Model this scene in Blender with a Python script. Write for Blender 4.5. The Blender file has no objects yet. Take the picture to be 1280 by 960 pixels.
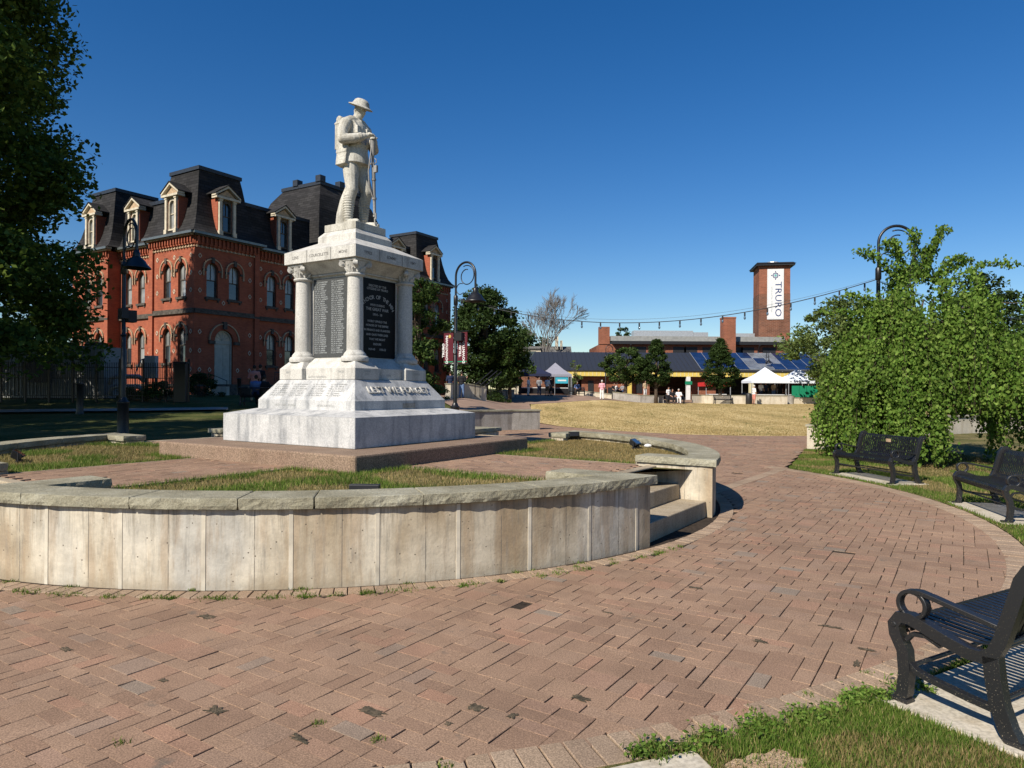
import bpy, bmesh, math, random
import numpy as np
from math import sin, cos, pi, radians, hypot, atan2, sqrt
from mathutils import Vector, Matrix
random.seed(7); RNG = np.random.default_rng(11)
S = bpy.context.scene
COL = S.collection
# ------------------------------------------------------------------ camera, sky, sun, exposure
F, HOR, ROLL, EYE = 870.0, 487.0, radians(.37), 1.6
cam_d = bpy.data.cameras.new('camera'); cam = bpy.data.objects.new('camera', cam_d); COL.objects.link(cam)
cam_d.sensor_width = 36; cam_d.lens = F/1280*36; cam_d.clip_start = .05; cam_d.clip_end = 3000
cam_d.shift_y = (HOR-480)/1280
cam.matrix_world = Matrix.Translation((0, 0, EYE)) @ Matrix.Rotation(radians(90), 4, 'X') @ Matrix.Rotation(ROLL, 4, 'Z')
S.camera = cam
SUN_AZ = atan2(-.78, -.62)            # direction towards the sun in the ground plane
SUN_EL = radians(39)
w = bpy.data.worlds.new('World'); S.world = w; w.use_nodes = True
nt = w.node_tree; sky = nt.nodes.new('ShaderNodeTexSky'); sky.sky_type = 'NISHITA'; sky.sun_disc = False
sky.sun_elevation = SUN_EL; sky.sun_rotation = pi/2-SUN_AZ
sky.altitude = 0; sky.air_density = 1.0; sky.dust_density = .12; sky.ozone_density = 3.2
bg = nt.nodes['Background']; bg.inputs[1].default_value = .056
hs = nt.nodes.new('ShaderNodeHueSaturation'); hs.inputs['Hue'].default_value = .508; hs.inputs['Saturation'].default_value = 1.36; hs.inputs['Value'].default_value = 1.36
nt.links.new(sky.outputs[0], hs.inputs['Color']); nt.links.new(hs.outputs[0], bg.inputs[0])
sd = bpy.data.lights.new('sun', 'SUN'); sd.energy = 5.0; sd.angle = radians(.5); sd.color = (1, .93, .82)
sun = bpy.data.objects.new('sun', sd); COL.objects.link(sun)
sv = Vector((cos(SUN_AZ)*cos(SUN_EL), sin(SUN_AZ)*cos(SUN_EL), sin(SUN_EL)))
sun.rotation_euler = sv.to_track_quat('Z', 'Y').to_euler(); sun.location = (-20, -20, 40)
S.view_settings.view_transform = 'Standard'; S.view_settings.look = 'None'
S.view_settings.exposure = .5; S.view_settings.gamma = 1
try: S.cycles.max_bounces = 6; S.cycles.transparent_max_bounces = 6
except Exception: pass

# ------------------------------------------------------------------ terrain and helpers that find real places
def ss(a, b, x):
    t = np.clip((np.asarray(x, float)-a)/(b-a), 0, 1); return t*t*(3-2*t)
def T(x, y):
    x = np.asarray(x, float); y = np.asarray(y, float)
    z = .43*ss(28, 60, y)
    z = z + .66*ss(54, 66, y)*ss(13, 6, x)
    d = np.interp(y, [8, 12, 15, 17.5, 27.4, 28.9], [-10, -8.7, -6.9, -5.4, -1.1, .95])-x
    z = z + (.5*np.clip(d/(1+np.clip(y-30, 0, 40)*.16), 0, 1)**1.5*1.0+(.30+.3*ss(-5, -15, x))*ss(17, 40, y)*ss(0, 4, d)*ss(13, 0, y*0+np.maximum(x, 0)*3))*(1-ss(50, 60, y)*ss(-14, -6, x))
    return z
def Tf(x, y): return float(T(x, y))
def ray(u, v):
    uu, vv = u-640, v-HOR
    return (uu*cos(ROLL)+vv*sin(ROLL))/F, -(-uu*sin(ROLL)+vv*cos(ROLL))/F      # X/Y, (Z-eye)/Y
def at(u, Y): return ray(u, HOR)[0]*Y, Y
def up(u, v, Y): a, b = ray(u, v); return a*Y, Y, EYE+b*Y
def ground(u, v, z=None):
    a, b = ray(u, v)
    if z is not None: Y = (z-EYE)/b; return a*Y, Y
    Y = 2.0
    while Y < 160:
        if EYE+b*Y < Tf(a*Y, Y): break
        Y += .1
    return a*Y, Y

# ------------------------------------------------------------------ materials
MATS = {}
def newmat(name, rough=.8, spec=.3, metal=0):
    m = bpy.data.materials.new(name); m.use_nodes = True; MATS[name] = m
    b = m.node_tree.nodes['Principled BSDF']; b.inputs['Roughness'].default_value = rough
    b.inputs['Specular IOR Level'].default_value = spec; b.inputs['Metallic'].default_value = metal
    return m, m.node_tree, b
def N(nt, t, **k):
    n = nt.nodes.new(t)
    for a, v in k.items():
        if a in ('op',): n.operation = v
        elif isinstance(a, str) and hasattr(n, a): setattr(n, a, v)
        else: n.inputs[a].default_value = v
    return n
def coords(nt, kind='Object', scale=(1, 1, 1)):
    tc = nt.nodes.new('ShaderNodeTexCoord'); mp = nt.nodes.new('ShaderNodeMapping')
    mp.inputs['Scale'].default_value = scale; nt.links.new(tc.outputs[kind], mp.inputs[0]); return mp.outputs[0]
def noise(nt, vec, scale, detail=4, rough=.55):
    n = nt.nodes.new('ShaderNodeTexNoise'); n.inputs['Scale'].default_value = scale
    n.inputs['Detail'].default_value = detail; n.inputs['Roughness'].default_value = rough
    nt.links.new(vec, n.inputs['Vector']); return n.outputs['Fac']
def ramp(nt, fac, stops):
    r = nt.nodes.new('ShaderNodeValToRGB'); cr = r.color_ramp
    while len(cr.elements) > 1: cr.elements.remove(cr.elements[-1])
    for i, (p, c) in enumerate(stops):
        e = cr.elements[0] if i == 0 else cr.elements.new(p)
        e.position = p; c = tuple(q*.85 for q in c[:3]) if hasattr(c, '__len__') else (c, c, c); e.color = (*c[:3], 1)
    nt.links.new(fac, r.inputs[0]); return r.outputs[0]
def mixc(nt, fac, a, b, mode='MIX'):
    m = nt.nodes.new('ShaderNodeMix'); m.data_type = 'RGBA'; m.blend_type = mode
    for sock, v in ((m.inputs[0], fac), (m.inputs[6], a), (m.inputs[7], b)):
        if hasattr(v, 'is_output'): nt.links.new(v, sock)
        elif hasattr(v, '__len__'): sock.default_value = (*v[:3], 1)
        else: sock.default_value = v
    return m.outputs[2]
def bump(nt, b, h, strength=.3, dist=.01):
    n = nt.nodes.new('ShaderNodeBump'); n.inputs['Strength'].default_value = strength; n.inputs['Distance'].default_value = dist
    nt.links.new(h, n.inputs['Height']); nt.links.new(n.outputs[0], b.inputs['Normal'])
def isl(nt):
    return nt.nodes.new('ShaderNodeNewGeometry').outputs['Random Per Island']
STRIPC = None
def simple(name, c, rough=.6, spec=.3, metal=0, var=.12, scale=6, bmp=0.0, kind='Object'):
    """colour broken up by two scales of noise"""
    m, t, b = newmat(name, rough, spec, metal)
    v = coords(t, kind); n1 = noise(t, v, scale, 5)
    lo = tuple(x*(1-var*1.6) for x in c); hi = tuple(min(1, x*(1+var*1.3)) for x in c)
    col = ramp(t, n1, [(.3, lo), (.7, hi)]); t.links.new(col, b.inputs['Base Color'])
    if bmp: bump(t, b, noise(t, v, scale*6, 4), bmp, .01)
    return m
def stone(name, c1, c2, speck=90, speckamt=.35, stain=(.5, .47, .4), stainamt=.35, bmp=.25, rough=.85):
    m, t, b = newmat(name, rough, .25)
    v = coords(t); big = noise(t, v, 1.7, 5, .6); fine = noise(t, v, speck, 2, .5)
    col = ramp(t, big, [(.3, c1), (.7, c2)])
    col = mixc(t, speckamt, col, ramp(t, fine, [(.35, .25), (.5, .62), (.68, 1)]), 'OVERLAY')
    vs = coords(t, 'Object', (2.2, 2.2, .35)); st = ramp(t, noise(t, vs, 2.6, 5, .65), [(.48, 0), (.68, 1)])
    mm = t.nodes.new('ShaderNodeMath'); mm.operation = 'MULTIPLY'; t.links.new(st, mm.inputs[0]); mm.inputs[1].default_value = stainamt
    col = mixc(t, mm.outputs[0], col, stain, 'MULTIPLY'); t.links.new(col, b.inputs['Base Color'])
    bump(t, b, fine, bmp, .004); return m
GRAN = stone('granite', (.49, .47, .43), (.60, .58, .53), 55, .22, (.62, .61, .60), .8)
GRANB = stone('granite_base', (.38, .38, .375), (.60, .59, .57), 60, .2, (.5, .52, .55), .95)
STAT = stone('statue_stone', (.44, .42, .36), (.57, .545, .48), 45, .25, (.5, .48, .44), .9)
RIF = stone('rifle_stone', (.26, .25, .24), (.34, .33, .31), 45, .15)
AGG = stone('exposed_aggregate', (.20, .135, .095), (.26, .185, .13), 70, .6, (.6, .58, .5), .4, .9)
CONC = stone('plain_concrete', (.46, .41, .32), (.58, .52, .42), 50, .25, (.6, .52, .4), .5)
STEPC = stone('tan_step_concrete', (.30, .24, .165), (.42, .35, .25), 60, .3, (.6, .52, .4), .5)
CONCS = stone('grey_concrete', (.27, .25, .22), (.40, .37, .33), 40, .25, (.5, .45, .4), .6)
def coping_mat():
    m, t, b = newmat('sandstone_coping', .9, .2); v = coords(t)
    col = ramp(t, noise(t, v, 2.3, 6, .65), [(.3, (.195, .175, .115)), (.55, (.33, .305, .22)), (.75, (.43, .41, .32))])
    col = mixc(t, .35, col, ramp(t, noise(t, v, 70, 3), [(.35, .3), (.65, .8)]), 'OVERLAY')
    lich = ramp(t, noise(t, v, 9, 5, .7), [(.56, 0), (.64, 1)])
    mm = N(t, 'ShaderNodeMath', op='MULTIPLY'); t.links.new(lich, mm.inputs[0]); mm.inputs[1].default_value = .45
    col = mixc(t, mm.outputs[0], col, (.17, .165, .12)); t.links.new(col, b.inputs['Base Color'])
    bump(t, b, noise(t, v, 22, 6, .7), .75, .02); return m
COPE = coping_mat()
def wallconc_mat():
    m, t, b = newmat('board_formed_concrete', .9, .2)
    v = coords(t, 'UV'); big = noise(t, coords(t, 'UV', (1, .35, 1)), 1.1, 3, .5)
    col = ramp(t, big, [(.38, (.42, .33, .215)), (.46, (.60, .52, .39)), (.54, (.70, .63, .50)), (.64, (.57, .535, .46))])
    st = noise(t, coords(t, 'UV', (3.6, .4, 1)), 1.9, 5, .65)                      # rusty runs down the face
    f = ramp(t, st, [(.48, 0), (.60, 1)]); mm = N(t, 'ShaderNodeMath', op='MULTIPLY'); t.links.new(f, mm.inputs[0]); mm.inputs[1].default_value = .5
    col = mixc(t, mm.outputs[0], col, (.33, .235, .145))
    st2 = ramp(t, noise(t, coords(t, 'UV', (8, .9, 1)), 2.7, 5, .7), [(.52, 0), (.7, 1)])
    m3 = N(t, 'ShaderNodeMath', op='MULTIPLY'); t.links.new(st2, m3.inputs[0]); m3.inputs[1].default_value = .5
    col = mixc(t, m3.outputs[0], col, (.2, .19, .17))
    blo = ramp(t, noise(t, v, 5, 6, .75), [(.4, .55), (.62, 1)]); col = mixc(t, .5, col, blo, 'MULTIPLY')
    # fine joints every .34 m and small bug holes
    sx = t.nodes.new('ShaderNodeSeparateXYZ'); t.links.new(v, sx.inputs[0])
    a = N(t, 'ShaderNodeMath', op='MULTIPLY'); t.links.new(sx.outputs[0], a.inputs[0]); a.inputs[1].default_value = 1/.68
    fr = N(t, 'ShaderNodeMath', op='FRACT'); t.links.new(a.outputs[0], fr.inputs[0])
    d = N(t, 'ShaderNodeMath', op='SUBTRACT'); t.links.new(fr.outputs[0], d.inputs[0]); d.inputs[1].default_value = .46
    ab = N(t, 'ShaderNodeMath', op='ABSOLUTE'); t.links.new(d.outputs[0], ab.inputs[0])
    ln = N(t, 'ShaderNodeMath', op='LESS_THAN'); t.links.new(ab.outputs[0], ln.inputs[0]); ln.inputs[1].default_value = .006
    lm = N(t, 'ShaderNodeMath', op='MULTIPLY'); t.links.new(ln.outputs[0], lm.inputs[0]); t.links.new(ramp(t, noise(t, v, 7, 3), [(.35, 0), (.5, .75)]), lm.inputs[1])
    col = mixc(t, lm.outputs[0], col, (.13, .12, .1))
    vo = t.nodes.new('ShaderNodeTexVoronoi'); vo.inputs['Scale'].default_value = 17; t.links.new(v, vo.inputs[0])
    ho = ramp(t, vo.outputs['Distance'], [(.07, 1), (.13, 0)]); hm = N(t, 'ShaderNodeMath', op='MULTIPLY')
    t.links.new(ho, hm.inputs[0]); t.links.new(ramp(t, noise(t, v, 6, 2), [(.46, 0), (.54, .9)]), hm.inputs[1])
    col = mixc(t, hm.outputs[0], col, (.10, .085, .06))
    vy = t.nodes.new('ShaderNodeMapRange'); t.links.new(sx.outputs[1], vy.inputs[0]); vy.inputs[1].default_value = .25; vy.inputs[2].default_value = .66
    dr = N(t, 'ShaderNodeMath', op='MULTIPLY'); t.links.new(vy.outputs[0], dr.inputs[0]); t.links.new(ramp(t, noise(t, coords(t, 'UV', (9, .5, 1)), 2.2, 5, .7), [(.5, 0), (.66, .75)]), dr.inputs[1])
    col = mixc(t, dr.outputs[0], col, (.15, .125, .09))
    ft = t.nodes.new('ShaderNodeMapRange'); t.links.new(sx.outputs[1], ft.inputs[0]); ft.inputs[1].default_value = .12; ft.inputs[2].default_value = -.02; fm = N(t, 'ShaderNodeMath', op='MULTIPLY'); t.links.new(ft.outputs[0], fm.inputs[0]); t.links.new(ramp(t, noise(t, v, 4, 4), [(.4, .1), (.6, .6)]), fm.inputs[1])
    col = mixc(t, fm.outputs[0], col, (.25, .19, .12)); t.links.new(col, b.inputs['Base Color'])
    hh = N(t, 'ShaderNodeMath', op='SUBTRACT'); t.links.new(noise(t, v, 40, 4), hh.inputs[0]); t.links.new(hm.outputs[0], hh.inputs[1])
    bump(t, b, hh.outputs[0], .4, .006); return m
WCON = wallconc_mat()
def paver_mat(name, cols, stainc=(.12, .10, .08)):
    m, t, b = newmat(name, .88, .22)
    r = isl(t); v = coords(t); col = ramp(t, r, cols)
    rb = ramp(t, noise(t, v, .45, 4, .6), [(.35, 1.0), (.65, .80)]); col = mixc(t, .8, col, rb, 'MULTIPLY')
    rb = ramp(t, noise(t, v, 1.6, 5, .7), [(.38, .74), (.6, 1.0)]); col = mixc(t, .7, col, rb, 'MULTIPLY')
    col = mixc(t, .55, col, ramp(t, noise(t, v, 130, 3, .6), [(.33, .2), (.5, .5), (.62, .85)]), 'OVERLAY')
    dk = ramp(t, noise(t, v, 2.9, 6, .62), [(.64, 0), (.71, .75)]); col = mixc(t, dk, col, stainc)
    t.links.new(col, b.inputs['Base Color']); bump(t, b, noise(t, v, 170, 3), .5, .003); return m
PAV = paver_mat('brick_paver', [(0, (.300, .190, .127)), (.35, (.342, .220, .146)), (.6, (.365, .238, .158)), (.8, (.335, .222, .152)), (.95, (.385, .225, .148)), (.99, (.30, .232, .175))])
PAVT = paver_mat('tan_paver', [(0, (.34, .24, .165)), (.5, (.42, .31, .215)), (1, (.36, .25, .165))])
SAND = simple('joint_sand', (.055, .042, .032), .95, .1, var=.3, scale=30)
def grass_ground(name, stops, s1=.8, s2=14, bs=.8, sc=(1, 1, 1)):
    m, t, b = newmat(name, .95, .1); v = coords(t, 'Object', sc)
    a = noise(t, v, s1, 5, .6); c = noise(t, v, s2, 5, .7)
    mm = N(t, 'ShaderNodeMath', op='ADD'); t.links.new(a, mm.inputs[0]); t.links.new(c, mm.inputs[1])
    m2 = N(t, 'ShaderNodeMath', op='MULTIPLY'); t.links.new(mm.outputs[0], m2.inputs[0]); m2.inputs[1].default_value = .5
    col = ramp(t, m2.outputs[0], stops); col = mixc(t, .5, col, ramp(t, noise(t, v, s2*5, 3), [(.35, .25), (.65, .8)]), 'OVERLAY')
    t.links.new(col, b.inputs['Base Color']); bump(t, b, noise(t, v, s2*2.5, 4, .7), bs, .04); return m
LAWN = grass_ground('green_lawn', [(.38, (.045, .065, .015)), (.5, (.09, .10, .03)), (.62, (.17, .15, .06))])
MEAD = grass_ground('mixed_lawn', [(.38, (.07, .09, .02)), (.48, (.15, .135, .05)), (.6, (.30, .235, .11))])
DRY = grass_ground('dry_lawn', [(.36, (.20, .18, .07)), (.45, (.44, .325, .135)), (.56, (.60, .45, .21)), (.66, (.68, .54, .29))], .55, 5, .8, (1, .3, 1))
SOIL = grass_ground('bare_soil', [(.4, (.50, .34, .20)), (.6, (.70, .52, .34))], 3, 30)
MULCH = grass_ground('mulch', [(.4, (.05, .032, .02)), (.6, (.12, .075, .045))], 3, 30)
DEBRIS = grass_ground('dark_debris', [(.4, (.085, .07, .05)), (.5, (.17, .14, .095)), (.6, (.28, .21, .14))], 14, 70)
PLAZ = simple('far_plaza_paving', (.33, .225, .165), .9, .15, var=.12, scale=1.2)
def blade_mat(name, stops):
    m, t, b = newmat(name, .7, .2); col = ramp(t, isl(t), stops); col = mixc(t, .8, col, ramp(t, noise(t, coords(t), 1.3, 3), [(.38, .68), (.62, 1.0)]), 'MULTIPLY'); t.links.new(col, b.inputs['Base Color'])
    tr = t.nodes.new('ShaderNodeBsdfTranslucent'); t.links.new(col, tr.inputs[0]); mx = t.nodes.new('ShaderNodeMixShader'); mx.inputs[0].default_value = .35
    t.links.new(b.outputs[0], mx.inputs[1]); t.links.new(tr.outputs[0], mx.inputs[2]); t.links.new(mx.outputs[0], t.nodes['Material Output'].inputs[0]); return m
BLG = blade_mat('grass_blade', [(0, (.07, .14, .016)), (.45, (.14, .23, .03)), (.8, (.21, .29, .05)), (.93, (.42, .36, .14))])
BLM = blade_mat('mixed_blade', [(0, (.08, .11, .02)), (.2, (.15, .16, .04)), (.45, (.34, .27, .10)), (.9, (.52, .39, .18))])
BLY = blade_mat('straw_blade', [(0, (.14, .14, .04)), (.2, (.34, .25, .09)), (.9, (.52, .38, .17))])
def leaf(name, a, b_, c): return blade_mat(name, [(0, a), (.5, b_), (1, c)])
LF_MAPLE = leaf('maple_leaf', (.05, .095, .016), (.10, .165, .026), (.21, .29, .05))
LF_WEEP = leaf('weeping_leaf', (.075, .15, .018), (.14, .25, .032), (.27, .38, .075))
LF_DARK = leaf('dark_leaf', (.02, .045, .010), (.04, .075, .015), (.075, .12, .03))
LF_MID = leaf('mid_leaf', (.035, .07, .014), (.06, .11, .022), (.12, .17, .045))
LF_LIGHT = leaf('light_leaf', (.09, .14, .03), (.15, .21, .05), (.24, .30, .09))
BARK = simple('bark', (.10, .075, .055), .95, .1, var=.3, scale=12, bmp=.6)
BARKG = simple('grey_bark', (.17, .155, .14), .95, .1, var=.25, scale=12)
def brick_mat(name, c1, c2, mortar, s=1.0):
    m, t, b = newmat(name, .9, .15); tc = t.nodes.new('ShaderNodeTexCoord')
    so = t.nodes.new('ShaderNodeSeparateXYZ'); t.links.new(tc.outputs['Object'], so.inputs[0])
    sn = t.nodes.new('ShaderNodeSeparateXYZ'); t.links.new(tc.outputs['Normal'], sn.inputs[0])
    ab = N(t, 'ShaderNodeMath', op='ABSOLUTE'); t.links.new(sn.outputs[0], ab.inputs[0])
    gt = N(t, 'ShaderNodeMath', op='GREATER_THAN'); t.links.new(ab.outputs[0], gt.inputs[0]); gt.inputs[1].default_value = .6
    mx = t.nodes.new('ShaderNodeMix'); t.links.new(gt.outputs[0], mx.inputs[0]); t.links.new(so.outputs[0], mx.inputs[2]); t.links.new(so.outputs[1], mx.inputs[3])
    cb = t.nodes.new('ShaderNodeCombineXYZ'); t.links.new(mx.outputs[0], cb.inputs[0]); t.links.new(so.outputs[2], cb.inputs[1])
    br = t.nodes.new('ShaderNodeTexBrick'); t.links.new(cb.outputs[0], br.inputs[0]); br.inputs['Scale'].default_value = 1
    br.inputs['Brick Width'].default_value = .22*s; br.inputs['Row Height'].default_value = .075*s; br.inputs['Mortar Size'].default_value = .006*s
    br.inputs['Color1'].default_value = (*c1, 1); br.inputs['Color2'].default_value = (*c2, 1); br.inputs['Mortar'].default_value = (*mortar, 1)
    g = ramp(t, noise(t, coords(t, 'Object', (1, 1, .6)), .8, 6, .65), [(.3, .62), (.6, 1.0)])
    col = mixc(t, .8, br.outputs[0], g, 'MULTIPLY')
    t.links.new(col, b.inputs['Base Color']); bump(t, b, br.outputs['Fac'], -.3, .01); return m
BRICK = brick_mat('red_brick', (.38, .108, .056), (.29, .080, .044), (.23, .10, .07))
BRICK2 = brick_mat('far_red_brick', (.30, .10, .055), (.22, .075, .042), (.26, .17, .12), 1.6)
BRICK3 = brick_mat('old_dark_brick', (.19, .075, .042), (.12, .05, .03), (.24, .17, .13), 2.2)
SHING = brick_mat('slate_shingle', (.040, .038, .038), (.022, .021, .021), (.012, .012, .012), 2.4)
CREAM = simple('cream_trim', (.60, .53, .40), .6, .3, var=.15, scale=5)
BUFF = simple('buff_stone', (.46, .33, .21), .8, .2, var=.2, scale=6)
DSTONE = simple('dark_stone', (.10, .085, .07), .85, .2, var=.3, scale=6)
DOORP = simple('old_door_paint', (.45, .45, .38), .6, .3, var=.1, scale=4)
ROOFB = simple('dark_roof_trim', (.022, .028, .038), .5, .4, var=.2)
GUTT = simple('gutter_metal', (.20, .22, .21), .4, .5, .6)
IRON = simple('black_iron', (.012, .012, .013), .38, .5, 0, var=.2, scale=20)
def iron2():
    m, t, b = newmat('worn_black_iron', .42, .55); v = coords(t)
    sp = ramp(t, noise(t, v, 140, 2, .5), [(.66, 0), (.70, 1)])
    so = t.nodes.new('ShaderNodeSeparateXYZ'); t.links.new(v, so.inputs[0])
    lo = ramp(t, so.outputs[2], [(.0, 1), (.38, .35), (.6, .12)]); mm = N(t, 'ShaderNodeMath', op='MULTIPLY'); t.links.new(sp, mm.inputs[0]); t.links.new(lo, mm.inputs[1])
    col = mixc(t, mm.outputs[0], (.013, .013, .014), (.30, .25, .17)); t.links.new(col, b.inputs['Base Color'])
    bump(t, b, noise(t, v, 90, 3), .12, .003); return m
IRONW = iron2()
SLATM = simple('bench_strap_paint', (.012, .012, .014), .38, .4, 0, var=.2, scale=20)
def glass_mat(name, c, rough=.08):
    m, t, b = newmat(name, rough, .8); v = coords(t)
    col = ramp(t, noise(t, v, .9, 3), [(.4, tuple(x*.6 for x in c)), (.6, c)]); t.links.new(col, b.inputs['Base Color'])
    b.inputs['Coat Weight'].default_value = .6; return m
GLASS = glass_mat('window_glass', (.05, .06, .07)); BLIND = glass_mat('window_with_blind', (.34, .35, .34), .25)
GREYM = simple('louvred_grey_metal', (.30, .30, .28), .5, .4, var=.12, scale=3)
GALV = simple('galvanised_metal', (.42, .44, .46), .4, .5, .3)
DARKM = simple('dark_metal', (.02, .02, .022), .5, .4)
METR = simple('charcoal_metal_roof', (.042, .045, .052), .42, .5, .2, var=.08)
YEL = simple('yellow_paint', (.70, .53, .13), .5, .3, var=.06)
PCREAM = simple('pale_yellow_column', (.66, .60, .38), .6, .3, var=.08)
PWHITE = simple('white_paint', (.72, .72, .70), .5, .3, var=.06)
SOLAR = glass_mat('solar_glass', (.018, .032, .09), .12); SOLARG = glass_mat('dusty_solar_glass', (.22, .24, .26), .25)
def solid(name, c, rough=.7): return simple(name, c, rough, .25, var=.06, scale=8)
INK = solid('inscription_dark', (.16, .15, .14)); INKW = solid('inscription_white', (.46, .48, .48)); INKG = solid('inscription_grey', (.38, .38, .36))
BLACKG = simple('polished_black_granite', (.010, .010, .011), .5, .15, var=.2, scale=30)
GREYG = simple('grey_granite_tablet', (.07, .073, .073), .5, .25, var=.15, scale=60)
SKIN = solid('skin', (.46, .25, .17), .6)
PAL = {k: solid('cloth_'+k, c, .85) for k, c in dict(blue=(.10, .17, .36), black=(.015, .015, .018), navy=(.02, .03, .07), denim=(.14, .22, .38), pink=(.75, .36, .42), white=(.75, .74, .72), brown=(.22, .13, .07), grey=(.25, .25, .26), red=(.62, .03, .03), salmon=(.62, .25, .20), tan=(.5, .38, .24), green=(.01, .22, .11), teal=(.05, .38, .5), olive=(.12, .13, .06)).items()}
HAIRD = solid('dark_hair', (.03, .02, .015)); HAIRW = solid('grey_hair', (.5, .48, .45))
CANV = {'navy': solid('navy_canvas', (.02, .025, .06)), 'grey': solid('grey_canvas', (.28, .28, .33)), 'white': solid('white_canvas', (.78, .82, .88)), 'red': PAL['red']}

# ------------------------------------------------------------------ mesh builder
class MB:
    def __init__(s): s.v = []; s.f = []; s.uv = {}
    def add(s, vs, fs, uvs=None):
        o = len(s.v); s.v += [tuple(p) for p in vs]
        for i, f in enumerate(fs):
            if uvs is not None: s.uv[len(s.f)] = uvs[i]
            s.f.append(tuple(o+k for k in f))
        return s
    def box(s, x0, x1, y0, y1, z0, z1, M=None):
        vs = [(x, y, z) for z in (z0, z1) for x, y in ((x0, y0), (x1, y0), (x1, y1), (x0, y1))]
        if M is not None: vs = [tuple(M @ Vector(p)) for p in vs]
        return s.add(vs, [(0, 3, 2, 1), (4, 5, 6, 7), (0, 1, 5, 4), (1, 2, 6, 5), (2, 3, 7, 6), (3, 0, 4, 7)])
    def fr(s, lo, hi, z0, z1):      # square frustum, lo/hi = (x0,x1,y0,y1)
        vs = [(lo[0], lo[2], z0), (lo[1], lo[2], z0), (lo[1], lo[3], z0), (lo[0], lo[3], z0), (hi[0], hi[2], z1), (hi[1], hi[2], z1), (hi[1], hi[3], z1), (hi[0], hi[3], z1)]
        return s.add(vs, [(0, 3, 2, 1), (4, 5, 6, 7), (0, 1, 5, 4), (1, 2, 6, 5), (2, 3, 7, 6), (3, 0, 4, 7)])
    def prism(s, poly, z0, z1, axis='z', M=None):
        n = len(poly)
        def p3(a, b, c): return {'z': (a, b, c), 'y': (a, c, b), 'x': (c, a, b)}[axis]
        vs = [p3(a, b, z0) for a, b in poly]+[p3(a, b, z1) for a, b in poly]
        if M is not None: vs = [tuple(M @ Vector(p)) for p in vs]
        return s.add(vs, [tuple(range(n))[::-1], tuple(range(n, 2*n))]+[(i, (i+1) % n, n+(i+1) % n, n+i) for i in range(n)])
    def tube(s, pts, r, seg=8, caps=True, flat=None):
        pts = [Vector(p) for p in pts]; n = len(pts); rr = r if hasattr(r, '__len__') else [r]*n
        vs = []; prev = None
        for i, p in enumerate(pts):
            d = (pts[min(i+1, n-1)]-pts[max(i-1, 0)]).normalized()
            if prev is None: a = d.orthogonal().normalized()
            else:
                a = prev-d*prev.dot(d); a = a.normalized() if a.length > 1e-6 else d.orthogonal().normalized()
            prev = a; b = d.cross(a)
            for k in range(seg):
                t = 2*pi*k/seg; vs.append(p+(a*cos(t)+b*sin(t))*rr[i])
        fs = [(i*seg+k, i*seg+(k+1) % seg, (i+1)*seg+(k+1) % seg, (i+1)*seg+k) for i in range(n-1) for k in range(seg)]
        if caps: fs += [tuple(range(seg))[::-1], tuple((n-1)*seg+k for k in range(seg))]
        return s.add(vs, fs)
    def strap(s, pts, w, t, side):     # flat bar following pts, width w along side, thickness t
        pts = [Vector(p) for p in pts]; side = Vector(side).normalized(); n = len(pts); vs = []
        for i, p in enumerate(pts):
            d = (pts[min(i+1, n-1)]-pts[max(i-1, 0)]).normalized(); nn = d.cross(side).normalized()
            for a, b in ((-1, -1), (1, -1), (1, 1), (-1, 1)): vs.append(p+side*(a*w/2)+nn*(b*t/2))
        fs = [(i*4+k, i*4+(k+1) % 4, (i+1)*4+(k+1) % 4, (i+1)*4+k) for i in range(n-1) for k in range(4)]+[(3, 2, 1, 0), tuple((n-1)*4+k for k in range(4))]
        return s.add(vs, fs)
    def lathe(s, prof, seg=20, c=(0, 0, 0), M=None, a0=0, a1=2*pi):
        vs = []; full = abs(a1-a0-2*pi) < 1e-6; m = seg if full else seg+1
        for r, z in prof:
            for k in range(m):
                t = a0+(a1-a0)*k/seg; p = Vector((c[0]+r*cos(t), c[1]+r*sin(t), c[2]+z)); vs.append(M @ p if M is not None else p)
        fs = [(i*m+k, i*m+(k+1) % m, (i+1)*m+(k+1) % m, (i+1)*m+k) for i in range(len(prof)-1) for k in range(seg)]
        if full:
            if prof[0][0] > 1e-4: fs.append(tuple(range(m))[::-1])
            if prof[-1][0] > 1e-4: fs.append(tuple((len(prof)-1)*m+k for k in range(m)))
        return s.add(vs, fs)
    def ball(s, c, r, seg=12, rings=8, M=None):
        r = r if hasattr(r, '__len__') else (r, r, r)
        vs = []
        for i in range(rings+1):
            a = -pi/2+pi*i/rings
            for k in range(seg):
                t = 2*pi*k/seg; p = Vector((cos(a)*cos(t)*r[0], cos(a)*sin(t)*r[1], sin(a)*r[2]))
                if M is not None: p = M @ p
                vs.append(p+Vector(c))
        return s.add(vs, [(i*seg+k, i*seg+(k+1) % seg, (i+1)*seg+(k+1) % seg, (i+1)*seg+k) for i in range(rings) for k in range(seg)])
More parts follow.
